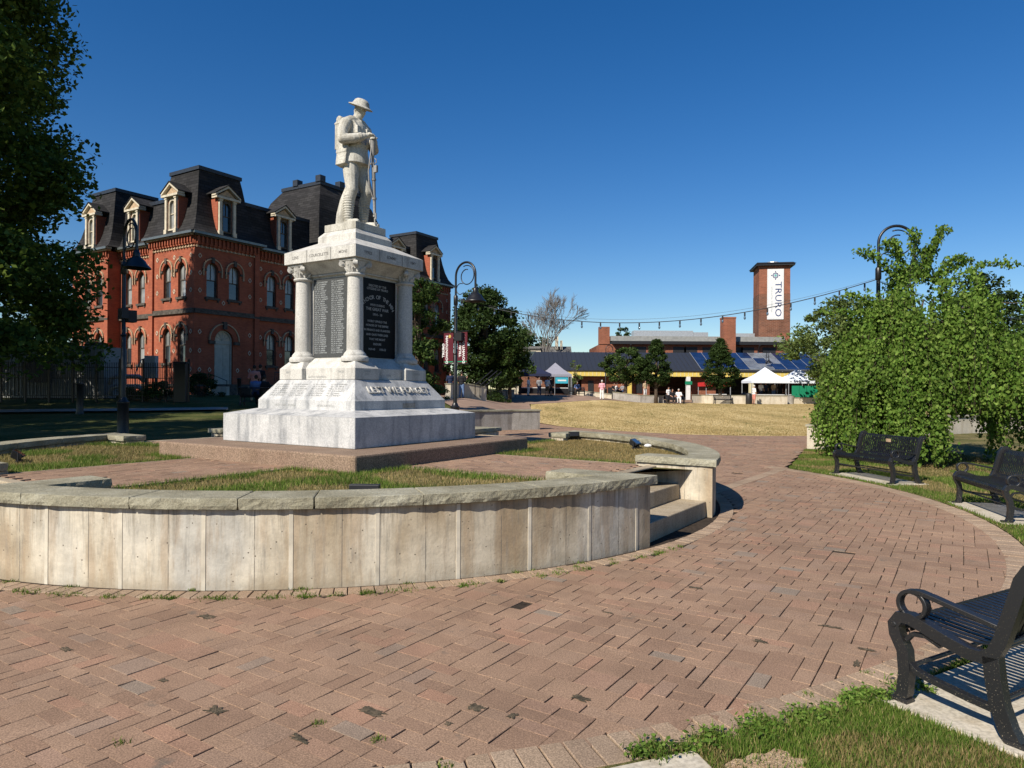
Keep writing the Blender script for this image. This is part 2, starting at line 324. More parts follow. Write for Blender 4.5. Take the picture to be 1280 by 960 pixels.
    def build(s, name, mat, parent=None, smooth=False, bevel=0, fix=True, autos=None, solidify=0):
        me = bpy.data.meshes.new(name); me.from_pydata([tuple(v) for v in s.v], [], s.f)
        if s.uv:
            ul = me.uv_layers.new(name='UVMap'); dat = np.zeros((len(me.loops), 2))
            for pi_, p in enumerate(me.polygons):
                if pi_ in s.uv: dat[p.loop_start:p.loop_start+p.loop_total] = s.uv[pi_]
            ul.data.foreach_set('uv', dat.ravel())
        if fix:
            bm = bmesh.new(); bm.from_mesh(me); bmesh.ops.remove_doubles(bm, verts=bm.verts, dist=1e-6) if not s.uv else None
            bmesh.ops.recalc_face_normals(bm, faces=bm.faces); bm.to_mesh(me); bm.free()
        me.materials.append(mat); o = bpy.data.objects.new(name, me); COL.objects.link(o); o.parent = parent
        if smooth:
            me.polygons.foreach_set('use_smooth', [True]*len(me.polygons))
            if autos is not None:
                try: me.set_sharp_from_angle(angle=radians(autos))
                except Exception: pass
        if solidify: md = o.modifiers.new('s', 'SOLIDIFY'); md.thickness = solidify; md.offset = 0
        if bevel:
            md = o.modifiers.new('b', 'BEVEL'); md.width = bevel; md.segments = 2; md.limit_method = 'ANGLE'; md.angle_limit = radians(35)
        return o
def tag(o, label=None, cat=None, group=None, kind=None):
    if label: o['label'] = label
    if cat: o['category'] = cat
    if group: o['group'] = group
    if kind: o['kind'] = kind
    return o
def empty(name, loc=(0, 0, 0), rz=0, **k):
    o = bpy.data.objects.new(name, None); COL.objects.link(o); o.location = loc; o.rotation_euler = (0, 0, rz); o.empty_display_size = .2
    return tag(o, **k)
def copy_tree(o, parent=None, loc=None, rz=None, label=None, scale=None):
    c = o.copy(); COL.objects.link(c); c.parent = parent
    for ch in list(o.children): copy_tree(ch, c)
    if loc is not None: c.location = loc
    if rz is not None: c.rotation_euler = (0, 0, rz)
    if label: c['label'] = label
    if scale: c.scale = scale if hasattr(scale, '__len__') else (scale,)*3
    return c
def npmesh(name, V, Fq, mat, parent=None):      # fast mesh from arrays; Fq (n,3) or (n,4)
    me = bpy.data.meshes.new(name); k = Fq.shape[1]
    me.vertices.add(len(V)); me.vertices.foreach_set('co', V.astype(np.float32).ravel())
    me.loops.add(Fq.size); me.loops.foreach_set('vertex_index', Fq.astype(np.int32).ravel())
    me.polygons.add(len(Fq)); me.polygons.foreach_set('loop_start', np.arange(len(Fq), dtype=np.int32)*k)
    try: me.polygons.foreach_set('loop_total', np.full(len(Fq), k, dtype=np.int32))
    except Exception: pass
    me.update(calc_edges=True); me.shade_flat(); me.materials.append(mat)
    o = bpy.data.objects.new(name, me); COL.objects.link(o); o.parent = parent; return o
def text(name, s, size, mat, M, parent=None, ext=.002, align='CENTER', sx=1.0, bold=0.0, spacing=1.0):
    cu = bpy.data.curves.new(name, 'FONT'); cu.body = s; cu.size = size; cu.align_x = align; cu.align_y = 'CENTER'
    cu.extrude = ext; cu.offset = bold; cu.space_line = spacing; cu.resolution_u = 2
    o = bpy.data.objects.new(name, cu); COL.objects.link(o); dg = bpy.context.evaluated_depsgraph_get()
    me = bpy.data.meshes.new_from_object(o.evaluated_get(dg)); bpy.data.objects.remove(o)
    me.transform(M @ Matrix.Diagonal((sx, 1, 1, 1))); me.materials.clear(); me.materials.append(mat); me.name = name
    o = bpy.data.objects.new(name, me); COL.objects.link(o); o.parent = parent; return o
def plane_m(origin, right, upv):     # text plane matrix: x along right, y along up
    r = Vector(right).normalized(); u = Vector(upv).normalized(); n = r.cross(u)
    return Matrix(((r.x, u.x, n.x, origin[0]), (r.y, u.y, n.y, origin[1]), (r.z, u.z, n.z, origin[2]), (0, 0, 0, 1)))
def drape(name, poly, step, dz, mat, flat=None, kind='structure'):
    """polygon cut by a grid of lines and laid on the terrain"""
    bm = bmesh.new(); vs = [bm.verts.new((x, y, 0)) for x, y in poly]; bm.faces.new(vs)
    if step:
        xs = [p[0] for p in poly]; ys = [p[1] for p in poly]
        for ax, lo, hi in ((0, min(xs), max(xs)), (1, min(ys), max(ys))):
            k = lo+step
            while k < hi:
                co = (k, 0, 0) if ax == 0 else (0, k, 0); no = (1, 0, 0) if ax == 0 else (0, 1, 0)
                bmesh.ops.bisect_plane(bm, geom=bm.verts[:]+bm.edges[:]+bm.faces[:], plane_co=co, plane_no=no); k += step
    bmesh.ops.triangulate(bm, faces=bm.faces[:])
    for v in bm.verts: v.co.z = (flat if flat is not None else Tf(v.co.x, v.co.y))+dz
    bmesh.ops.recalc_face_normals(bm, faces=bm.faces[:])
    if sum(f.normal.z for f in bm.faces) < 0: bmesh.ops.reverse_faces(bm, faces=bm.faces[:])
    me = bpy.data.meshes.new(name); bm.to_mesh(me); bm.free(); me.materials.append(mat)
    if step: me.polygons.foreach_set('use_smooth', [True]*len(me.polygons))
    o = bpy.data.objects.new(name, me); COL.objects.link(o); o['kind'] = kind; return o
def inpoly(P, poly):
    x, y = P[:, 0], P[:, 1]; c = np.zeros(len(P), bool); n = len(poly)
    for i in range(n):
        x1, y1 = poly[i]; x2, y2 = poly[(i+1) % n]
        if y1 == y2: continue
        c ^= ((y1 > y) != (y2 > y)) & (x < (x2-x1)*(y-y1)/(y2-y1)+x1)
    return c
def blades(name, pts, zs, h, wd, mat, label=None):
    n = len(pts); a = RNG.uniform(0, 2*pi, n); hh = h*RNG.uniform(.45, 1.2, n); ln = hh*RNG.uniform(.1, .8, n); b = RNG.uniform(0, 2*pi, n)
    V = np.zeros((n, 3, 3)); dx = np.c_[np.cos(a), np.sin(a)]*wd/2
    V[:, 0, :2] = pts-dx; V[:, 1, :2] = pts+dx; V[:, 2, :2] = pts+np.c_[np.cos(b), np.sin(b)]*ln[:, None]
    V[:, :2, 2] = (zs-.004)[:, None] if hasattr(zs, '__len__') else zs-.004; V[:, 2, 2] = zs+hh
    o = npmesh(name, V.reshape(-1, 3), np.arange(n*3).reshape(-1, 3), mat); o['kind'] = 'stuff'
    if label: o['label'] = label; o['category'] = 'grass'
    return o
# ------------------------------------------------------------------ ring terrace, ground and paving
C0 = (-2.495, 11.02); CO = (-2.45, 11.25); RTH = radians(56); MTH = radians(58)
def loc(x, y, th=RTH, c=C0): return c[0]+x*cos(th)-y*sin(th), c[1]+x*sin(th)+y*cos(th)
TZ = .585
XS = sorted(set([-700, -400, -200, -120, -80, -60, -45]+[round(-36+.9*i, 2) for i in range(81)]+[45, 60, 80, 120, 200, 400, 700]))
YS = sorted(set([-200, -60, -20]+[round(-8+.9*i, 2) for i in range(102)]+[90, 100, 115, 140, 200, 350, 600, 1200]))
gx, gy = np.meshgrid(XS, YS); V = np.c_[gx.ravel(), gy.ravel(), (T(gx, gy)-.06).ravel()]; nx = len(XS)
q = np.array([(j*nx+i, j*nx+i+1, (j+1)*nx+i+1, (j+1)*nx+i) for j in range(len(YS)-1) for i in range(nx-1)])
npmesh('ground', V, q, LAWN)['kind'] = 'structure'
def circ(c, r, a0, a1, n): return [(c[0]+r*cos(a0+(a1-a0)*i/n), c[1]+r*sin(a0+(a1-a0)*i/n)) for i in range(n+1)]
EXT = [(5.72, 14.55), (8.35, 19.75), (11.5, 23.0), (12.5, 25.6), (10.66, 25.03), (8.57, 24.83), (6.16, 25.47), (3.83, 27.72), (2.12, 30.5), (.97, 34.94), (1.0, 28.9), (-1.05, 27.3), (-5.2, 17.6), (-6.5, 15.6), (-8.6, 12.1), (-9.9, 8.2), (-9.9, 4), (-6, 2), (-2.4, 2.3)]
PAVE = circ(CO, 8.8, radians(-88), radians(22), 60)+EXT
drape('paving_bed', PAVE, None, -.010, SAND, flat=0)
def pavers(name, mask, box, z, mat, th, c, unit=.1, gap=.0035, bond=False, tilt=.0009):
    """rectangular and square pavers, laid as random ashlar on a grid; returns one mesh"""
    nx_, ny_ = int((box[1]-box[0])/unit), int((box[3]-box[2])/unit); occ = np.zeros((nx_+2, ny_+2), bool); R = []
    rnd = random.Random(5)
    gx_, gy_ = np.meshgrid(np.arange(nx_)+.5, np.arange(ny_)+.5, indexing='ij')
    lx, ly = box[0]+gx_*unit, box[2]+gy_*unit; P = np.c_[(c[0]+lx*cos(th)-ly*sin(th)).ravel(), (c[1]+lx*sin(th)+ly*cos(th)).ravel()]
    ok = mask(P).reshape(nx_, ny_)
    if bond:
        for j in range(ny_):
            o = (j % 2); i = -o
            while i < nx_-1:
                ii = max(i, 0)
                if ok[ii, j] and ok[min(i+1, nx_-1), j]: R.append((ii, j, i+2-ii, 1))
                i += 2
    else:
        for j in range(ny_):
            for i in range(nx_):
                if occ[i, j] or not ok[i, j]: continue
                f10 = i+1 < nx_ and not occ[i+1, j] and ok[i+1, j]; f01 = j+1 < ny_ and ok[i, j+1] and not occ[i, j+1]
                f11 = f10 and f01 and ok[i+1, j+1] and not occ[i+1, j+1]; r = rnd.random()
                if f11 and r < .42: sz = (2, 2)
                elif f10 and (r < .72 or not f01): sz = (2, 1)
                elif f01: sz = (1, 2)
                else: sz = (1, 1)
                occ[i:i+sz[0], j:j+sz[1]] = True; R.append((i, j, *sz))
    R = np.array(R, float); n = len(R)
    keep = np.ones(n, bool); small = (R[:, 2]*R[:, 3] <= 2); keep[small & (RNG.random(n) < .004)] = False; R = R[keep]; n = len(R)
    x0 = box[0]+R[:, 0]*unit+gap/2*RNG.uniform(.15, .5, n); x1 = box[0]+(R[:, 0]+R[:, 2])*unit-gap/2*RNG.uniform(.15, .6, n)
    y0 = box[2]+R[:, 1]*unit+gap/2*RNG.uniform(.4, 1.9, n); y1 = box[2]+(R[:, 1]+R[:, 3])*unit-gap/2*RNG.uniform(.5, 3.3, n)
    b = .0025; V = np.zeros((n, 8, 3)); t = RNG.normal(0, tilt, (n, 4))
    for k, (xa, ya) in enumerate(((x0, y0), (x1, y0), (x1, y1), (x0, y1))):
        V[:, k, 0] = xa; V[:, k, 1] = ya; V[:, k, 2] = z-.014
        sx_ = b*.35 if k in (0, 3) else -b*.35; sy_ = b if k in (0, 1) else -b
        V[:, 4+k, 0] = xa+sx_; V[:, 4+k, 1] = ya+sy_; V[:, 4+k, 2] = z+t[:, 0]+t[:, 1]*(1 if k in (0, 3) else -1)+t[:, 2]*(1 if k < 2 else -1)
    # shoulder: drop a bevel ring at z-.004 by pushing lower ring up to nearly the top, skirts hidden in the bed
    Vm = V[:, :4].copy(); Vm[:, :, 2] = V[:, 4:, 2]-.0022
    A = np.concatenate([V[:, :4], Vm, V[:, 4:]], 1)
    X = A[:, :, 0].copy(); Y = A[:, :, 1].copy(); A[:, :, 0] = c[0]+X*cos(th)-Y*sin(th); A[:, :, 1] = c[1]+X*sin(th)+Y*cos(th)
    base = (np.arange(n)*12)[:, None]; fs = [base+np.array([[8, 9, 10, 11]])]
    for o in (0, 4):
        for k in range(4): fs.append(base+np.array([[o+k, o+(k+1) % 4, o+4+(k+1) % 4, o+4+k]]))
    return npmesh(name, A.reshape(-1, 3), np.concatenate(fs), mat)
def rC(P, c=C0): return np.hypot(P[:, 0]-c[0], P[:, 1]-c[1])
def main_mask(P):
    return inpoly(P, PAVE) & (rC(P) > 5.74) & (~((rC(P, CO) > 8.56) & (P[:, 1] < 14.4) & (P[:, 0] > -2.4))) & (P[:, 1] > 1.7) & (np.abs(P[:, 0]) < P[:, 1]*.80+.6) & ~((rC(P) < 9) & (P[:, 1] > 17.5))
pavers('paving', main_mask, (-10, 27, -13, 17), 0, PAV, radians(57), C0)['kind'] = 'structure'
def soldier(name, c, r0, r1, a0, a1, wd, z, mat, skip=None):
    n = int((a1-a0)*(r0+r1)/2/wd); A = []; F_ = []
    for i in range(n):
        s, e = a0+(a1-a0)*(i+.035)/n, a0+(a1-a0)*(i+.965)/n; zz = z+random.gauss(0, .0015)
        mid = (c[0]+r1*cos((s+e)/2), c[1]+r1*sin((s+e)/2))
        if skip and skip(mid): continue
        o = len(A); b = .004; db = b/r1
        for (ra, rb, s_, e_, z_) in ((r0, r1, s, e, -.014), (r0, r1, s, e, zz-.004), (r0+b, r1-b, s+db, e-db, zz)):
            A += [(c[0]+r*cos(t), c[1]+r*sin(t), z_) for r, t in ((ra, s_), (rb, s_), (rb, e_), (ra, e_))]
        F_.append((o+8, o+9, o+10, o+11)); F_ += [(o+l+k, o+l+(k+1) % 4, o+l+4+(k+1) % 4, o+l+4+k) for l in (0, 4) for k in range(4)]
    me = npmesh(name, np.array(A), np.array(F_), mat); me['kind'] = 'structure'; return me
soldier('inner_border', C0, 5.56, 5.73, radians(150), radians(420), .105, .003, PAVT, lambda p: p[1] > 16)
soldier('outer_border', CO, 8.52, 8.76, radians(-90), radians(24), .115, .003, PAVT)
# straight band across the side path
MBb = MB(); d = Vector((5.72-2.75, 14.35-10.2, 0)); L = d.length; d.normalize(); nrm = Vector((-d.y, d.x, 0)); k = 0
while k*.105 < L:
    p = Vector((2.75, 10.2, 0))+d*(k*.105); a, b_ = p, p+d*.1
    MBb.add([a, b_, b_+nrm*.21, a+nrm*.21, *(v+Vector((0, 0, .0035)) for v in (a, b_, b_+nrm*.21, a+nrm*.21))], [(4, 5, 6, 7), (0, 1, 5, 4), (1, 2, 6, 5), (2, 3, 7, 6), (3, 0, 4, 7)]); k += 1
MBb.build('path_band', PAVT)['kind'] = 'structure'

STRIPM = simple('smooth_strip_concrete', (.60, .54, .43), .9, .2, var=.18, scale=5)
def densify(poly, step):
    out = []; n = len(poly)
    for i in range(n):
        a, b = poly[i], poly[(i+1) % n]; m = max(1, int(hypot(b[0]-a[0], b[1]-a[1])/step))
        out += [(a[0]+(b[0]-a[0])*k/m, a[1]+(b[1]-a[1])*k/m) for k in range(m)]
    return out
def normals2(P):
    n = len(P); out = []
    area = sum(P[i][0]*P[(i+1) % n][1]-P[(i+1) % n][0]*P[i][1] for i in range(n)); sg = 1 if area > 0 else -1
    for i in range(n):
        dx = P[(i+1) % n][0]-P[i-1][0]; dy = P[(i+1) % n][1]-P[i-1][1]; l = hypot(dx, dy) or 1; out.append((sg*dy/l, -sg*dx/l))
    return out
from mathutils import noise as mn
def rough_slab(mb, poly, z0, z1, amp=.010, step=.035, rows=3):
    P = densify(poly, step); Nn = normals2(P); n = len(P); vs = []
    for r in range(rows+1):
        t = r/rows; z = z0+(z1-z0)*t
        for (x, y), (a, b) in zip(P, Nn):
            am = amp*(mn.noise((x*9, y*9, z*14+3))*1.1+mn.noise((x*28, y*28, z*30))*.6)
            if r == 0: am -= .006
            if r == rows: am = am*.35-.002
            vs.append((x+a*am, y+b*am, z+(mn.noise((x*20, y*20, 7))*.002 if r == rows else 0)))
    o = len(vs); vs += [(x-a*.012, y-b*.012, z1+.0035) for (x, y), (a, b) in zip(P, Nn)]
    fs = [(r*n+i, r*n+(i+1) % n, (r+1)*n+(i+1) % n, (r+1)*n+i) for r in range(rows+1) for i in range(n)]
    fs += [tuple(range(n))[::-1], tuple(o+i for i in range(n))]
    mb.add(vs, fs)
RO, RI, HW, CT, CL = 5.50, 5.19, 1.0, .31, 1.05
def arc_wall(k, label, lblc=None):
    """quarter of the ring between two openings; local frame of the ring, openings on the four axes"""
    a0 = k*pi/2
    root = empty('retaining_wall', (C0[0], C0[1], 0), RTH+a0, label=label, cat='wall', group='curved concrete walls round the memorial')
    def foot(ro, ri, s0, wdt, L):      # local: openings on +x and +y axes, arc from angle ~asin(s0/ro) to pi/2-...
        A0 = math.asin(s0/ro); n = 44; out = [(ro*cos(A0+(pi/2-2*A0)*i/n), ro*sin(A0+(pi/2-2*A0)*i/n)) for i in range(n+1)]
        xi = sqrt(ro*ro-s0*s0)-L; s1 = s0+wdt; Ai = math.asin(s1/ri)
        inner = [(ri*cos(Ai+(pi/2-2*Ai)*i/n), ri*sin(Ai+(pi/2-2*Ai)*i/n)) for i in range(n+1)][::-1]
        return out+[(s0, xi), (s1, xi)]+inner+[(xi, s1), (xi, s0)]
    P = densify(foot(RO, RI, HW, CT, CL), .12); vs = []; uvs = []; n = len(P); cum = [0]
    for i in range(n): cum.append(cum[-1]+hypot(P[(i+1) % n][0]-P[i][0], P[(i+1) % n][1]-P[i][1]))
    m = MB(); o = 7.3*k
    for i in range(n):
        a, b = P[i], P[(i+1) % n]
        m.add([(a[0], a[1], -.06), (b[0], b[1], -.06), (b[0], b[1], .63), (a[0], a[1], .63)], [(0, 1, 2, 3)], [[(cum[i]+o, -.06), (cum[i+1]+o, -.06), (cum[i+1]+o, .63), (cum[i]+o, .63)]])
    m.add([(x, y, .63) for x, y in P], [tuple(range(n))], [[(x, y) for x, y in P]])
    m.build('wall', WCON, root, fix=False)
    st = MB(); A0 = math.asin(HW/RO); na = int((pi/2-2*A0)*RO/.68)
    for i in range(na+1):
        t = A0+.05+i*.68/RO; e = .019/RO
        if t > pi/2-A0-.03: break
        vs = [((RO+d_)*cos(t+s_*e), (RO+d_)*sin(t+s_*e), z) for z in (-.03, .628) for d_, s_ in ((-.01, -1), (.004, -.85), (.004, .85), (-.01, 1))]
        st.add(vs, [(0, 1, 5, 4), (1, 2, 6, 5), (2, 3, 7, 6), (4, 5, 6, 7)], [[(t*RO+o+9, .1), (t*RO+o+9.02, .1), (t*RO+o+9.02, .2), (t*RO+o+9, .2)]]*4)
    st.build('joint_strip', STRIPM, root)['kind'] = 'stuff'
    # coping stones: two end stones with the cheek arm, arc stones between them
    ro, ri, s0, wd_, L_ = RO+.055, RI-.06, HW-.04, CT+.09, CL+.05
    c = MB(); xo = sqrt(ro*ro-s0*s0); s1 = s0+wd_; Ae = math.asin(s1/ri)+.05; Aos = math.asin(s0/ro)
    e1 = [(ro*cos(Aos+(Ae-Aos)*i/8), ro*sin(Aos+(Ae-Aos)*i/8)) for i in range(9)]+[(ri*cos(Ae-(Ae-math.asin(s1/ri))*i/3), ri*sin(Ae-(Ae-math.asin(s1/ri))*i/3)) for i in range(4)]+[(xo-L_, s1), (xo-L_, s0)]
    rough_slab(c, e1, .64, .726); rough_slab(c, [(y, x) for x, y in e1][::-1], .64, .726)
    span = pi/2-2*Ae; ns = 6; g = .0035/ro; rr = random.Random(k); cuts = [0]+[(i+rr.uniform(-.18, .18))/ns for i in range(1, ns)]+[1]
    for i in range(ns):
        t0, t1 = Ae+span*cuts[i]+g, Ae+span*cuts[i+1]-g
        pl = [(ro*cos(t0+(t1-t0)*j/10), ro*sin(t0+(t1-t0)*j/10)) for j in range(11)]+[(ri*cos(t1+(t0-t1)*j/10), ri*sin(t1+(t0-t1)*j/10)) for j in range(11)]
        dz = rr.uniform(-.002, .002); rough_slab(c, pl, .64+dz, .726+dz)
    c.build('coping', COPE, root); return root
arc_wall(2, 'long curved stained concrete wall in front of the memorial, closest to the camera')
arc_wall(3, 'curved wall with pale end beyond the steps on the right of the memorial')
arc_wall(0, 'short curved wall behind the far right side of the memorial')
arc_wall(1, 'curved wall on the left with dark shaded inner face and corner block')
STEPL = ['two pale concrete steps between wall ends on the right of the memorial', 'concrete steps behind the far side of the memorial', 'concrete steps at the rear left opening beside the shady lawn', 'concrete steps at the left edge of the front wall']
for k, lb in zip((3, 0, 1, 2), STEPL):
    r = empty('concrete_steps', (C0[0], C0[1], 0), RTH+k*pi/2, label=lb, cat='steps', group='steps up to the memorial terrace')
    for i, (xo, z0, z1) in enumerate(((5.33, -.03, .195), (4.98, .195, .39))):
        MB().box(4.4, xo, -HW+.003, HW-.003, z0, z1).build('step', STEPC, r, bevel=.012)
    MB().box(4.52, 4.66, -HW+.003, HW-.003, .39, .601).build('step', STEPC, r, bevel=.012)
# terrace
tp = []
for i in range(360):
    a = 2*pi*i/360; s = min(abs(5.25*cos(a)), abs(5.25*sin(a)))
    if s < HW: m_ = max(abs(cos(a)), abs(sin(a))); R_ = 4.6/m_
    else: R_ = 5.25
    tp.append(loc(R_*cos(a), R_*sin(a)))
drape('terrace_lawn', tp, None, 0, MEAD, flat=TZ-.004)
def in_path(P, th=RTH, extra=0.0):
    x = (P[:, 0]-C0[0])*cos(th)+(P[:, 1]-C0[1])*sin(th); y = -(P[:, 0]-C0[0])*sin(th)+(P[:, 1]-C0[1])*cos(th)
    return (np.minimum(np.abs(x), np.abs(y)) < HW+extra), x, y
for k, nm in enumerate(('terrace_path', 'terrace_path', 'terrace_path', 'terrace_path')):
    th = RTH+k*pi/2
    drape('terrace_path_bed', [loc(x, y, th) for x, y in ((2.0, -.98), (4.58, -.98), (4.58, .98), (2.0, .98))], None, 0, SAND, flat=TZ)
    pavers(nm, lambda P: P[:, 0] > -99, (1.9, 4.6, -1.0, 1.0), TZ+.013, PAV, th, C0, bond=True)['kind'] = 'structure'
    for s in (-1, 1):
        o = MB().box(2.02, 4.6, s*1.04-.035, s*1.04+.035, TZ-.02, TZ+.014).build('path_edging', PAVT); o['kind'] = 'structure'
        o.location = (C0[0], C0[1], 0); o.rotation_euler = (0, 0, th)
# terrace grass, by quadrant
def disc_pts(n, r=5.12):
    a = RNG.uniform(0, 2*pi, n); q_ = r*np.sqrt(RNG.random(n)); return np.c_[C0[0]+q_*np.cos(a), C0[1]+q_*np.sin(a)]
P = disc_pts(330000); ip, lx, ly = in_path(P, extra=.03); mth = MTH
sx = (P[:, 0]-C0[0])*cos(MTH)+(P[:, 1]-C0[1])*sin(MTH); sy = -(P[:, 0]-C0[0])*sin(MTH)+(P[:, 1]-C0[1])*cos(MTH)
ok = ~ip & (np.maximum(np.abs(sx), np.abs(sy)) > 2.02) & ~((np.minimum(np.abs(lx), np.abs(ly)) < HW+.4) & (np.maximum(np.abs(lx), np.abs(ly)) > 4.3))
P = P[ok]; lx = lx[ok]; ly = ly[ok]; sx = sx[ok]; sy = sy[ok]
edge = np.minimum(np.minimum(np.abs(np.abs(lx)-HW), np.abs(np.abs(ly)-HW)), np.abs(np.maximum(np.abs(sx), np.abs(sy))-2.02))
nz = np.array([mn.noise((x*1.1, y*1.1, 1.3)) for x, y in P]); front = (lx < 0) & (ly < 0); right = (lx > 0) & (ly < 0); left = (lx < 0) & (ly > 0)
green = (edge < .22+.1*nz) | (front & (nz > .16)) | (left & (nz > .1)); rd = RNG.random(len(P))
see = front | right | left
m1 = green & see & (rd < .75); m2 = ~green & see & ~right & (rd < .45); m3 = ~green & right & (rd < .42)
blades('terrace_grass', P[m1], TZ, .055, .008, BLG, 'green grass tufts along the terrace edges'); blades('terrace_mixed_grass', P[m2], TZ, .04, .007, BLM, 'half dry grass on the raised terrace'); blades('terrace_dry_grass', P[m3], TZ, .035, .007, BLY, 'straw coloured grass behind the right path')
# lawn patches round the paving
NEARG = [(CO[0]+8.77*cos(a), CO[1]+8.77*sin(a)) for a in np.linspace(radians(-72), radians(21), 60)]+[(8.3, 19.6), (9.6, 21.5), (13, 24.5), (18, 27.3), (30, 31), (30, 2), (6, -1), (.6, -1)]
drape('verge', NEARG, None, .002, MEAD, flat=0)
drape('dry_field', [(.97, 34.94), (1.2, 33.5), (2.12, 30.5), (3.83, 27.72), (6.16, 25.47), (8.57, 24.83), (10.66, 25.03), (13.5, 25.8), (18, 27.9), (31, 31.5), (60, 40), (60, 66), (34, 67), (19, 66.5), (13, 64), (8, 60.5), (4, 57.5), (1.5, 55.5)], 2.0, .004, DRY)
drape('far_plaza', [(1.2, 35.5), (1.4, 55.6), (4, 57.6), (8, 60.6), (13, 64.1), (19, 66.6), (34, 67.1), (60, 66.1), (60, 90), (-12, 90), (-9, 62), (-5, 45), (-3, 34), (-2.2, 29.5), (.7, 29.5)], 1.5, .008, PLAZ)
n_ = 130000; FP = np.c_[RNG.uniform(.5, 34, n_), 24.5+38*RNG.random(n_)**1.7]; FPOLY = [(1.1, 34.9), (1.3, 33.5), (2.2, 30.5), (3.9, 27.8), (6.2, 25.6), (8.6, 24.95), (10.66, 25.1), (13.5, 25.9), (18, 28.0), (31, 31.6), (33, 62), (13, 62), (4, 57), (1.8, 54)]
FP = FP[inpoly(FP, FPOLY)]; FZ_ = T(FP[:, 0], FP[:, 1]); nz = np.array([mn.noise((x*.5, y*.16, 5)) for x, y in FP])
blades('straw_grass', FP[nz > -.2], FZ_[nz > -.2], .05, .022, BLY, 'straw coloured tufts over the dry field'); blades('field_green_tufts', FP[nz <= -.2], FZ_[nz <= -.2], .05, .022, BLM, 'faded green tufts in the dry field')
def edge_tufts(pts, n, spread): 
    p = np.repeat(np.array(pts), n, 0); return p+RNG.normal(0, spread, p.shape)
# near verge blades
def verge_pts(n, x0, x1, y0, y1):
    P = np.c_[RNG.uniform(x0, x1, n), RNG.uniform(y0, y1, n)]; rr = rC(P, CO)
    jit = np.array([mn.noise((x*6, y*6, 4)) for x, y in P])*.06 if n < 400000 else 0
    return P[(rr > 8.74+jit) & inpoly(P, NEARG)]
BB = []      # bench pads fill in below
# ------------------------------------------------------------------ bench pads (concrete strips under the benches)
def radial(a, r): return CO[0]+r*cos(a), CO[1]+r*sin(a)
BENCH = []
for (fx, fy, lb) in ((2.45, 3.83, 'black metal bench closest to the camera, cut by the right edge'), (6.45, 12.75, 'black metal bench below the weeping tree, left of its neighbour'), (6.27, 9.25, 'black metal bench with ring armrests at the right edge beyond the near one')):
    a = atan2(fy-CO[1], fx-CO[0]); BENCH.append((fx, fy, a, lb))
# near bench is placed from its visible end: its centre lies along the bench
a = atan2(3.55-CO[1], 2.01-CO[0]); n_ = (cos(a), sin(a)); t_ = (-sin(a), cos(a))
BENCH[0] = (2.03+t_[0]*.77, 3.56+t_[1]*.77, a, BENCH[0][3])
for fx, fy, a, lb in BENCH:
    n_ = (cos(a), sin(a)); t_ = (-sin(a), cos(a))
    def q_(s, d): return fx+t_[0]*s+n_[0]*d, fy+t_[1]*s+n_[1]*d
    m = MB(); m.prism([q_(-.86, -.12), q_(.86, -.12), q_(.86, .62), q_(-.86, .62)], -.05, .016)
    o = m.build('bench_pad', CONC, bevel=.006); o['kind'] = 'structure'
    BB.append([q_(-.87, -.13), q_(.87, -.13), q_(.87, .63), q_(-.87, .63)])
DIRT = [ground(*q, 0) for q in ((905, 958), (918, 950), (929, 951), (938, 943), (957, 944), (968, 937), (984, 941), (992, 949), (1008, 950), (1004, 960), (1022, 972), (1000, 990), (925, 990), (913, 970))]
drape('soil_patch', DIRT, None, .006, SOIL, flat=0)
CORNER = [ground(745, 966, 0), ground(868, 940, 0), ground(890, 962, 0), ground(880, 1000, 0), ground(760, 1000, 0)]
MB().prism(CORNER, -.05, .010).build('concrete_corner', CONC, bevel=.004)['kind'] = 'structure'
def free(P):
    k = np.ones(len(P), bool)
    for b in BB+[CORNER]: k &= ~inpoly(P, b)
    k &= ~(inpoly(P, DIRT) & (RNG.random(len(P)) < .86))
    return k
P = verge_pts(300000, .6, 4.6, 1.9, 4.9); P = P[free(P)]
nz = np.array([mn.noise((x*2.2, y*2.2, 9)) for x, y in P]); rd = RNG.random(len(P))
blades('verge_grass', P[(nz > -.12) | (rd < .3)], .002, .040, .0065, BLG, 'bright green grass beside the near bench'); blades('verge_dry_grass', P[(nz <= -.05) & (rd > .45)], .002, .035, .006, BLM, 'drier short grass among the green near the bench')
P = verge_pts(260000, 3.6, 11.5, 5.0, 19); P = P[free(P)]
nz = np.array([mn.noise((x*.8, y*.8, 2)) for x, y in P]); rc = rC(P, CO); g = (nz > .0) | (rc < 9.2)
blades('lawn_grass', P[g], .002, .05, .011, BLG, 'green grass round the two right hand benches'); blades('lawn_dry_grass', P[~g & (RNG.random(len(P)) < .6)], .002, .04, .011, BLM, 'pale dry grass round the two right hand benches')
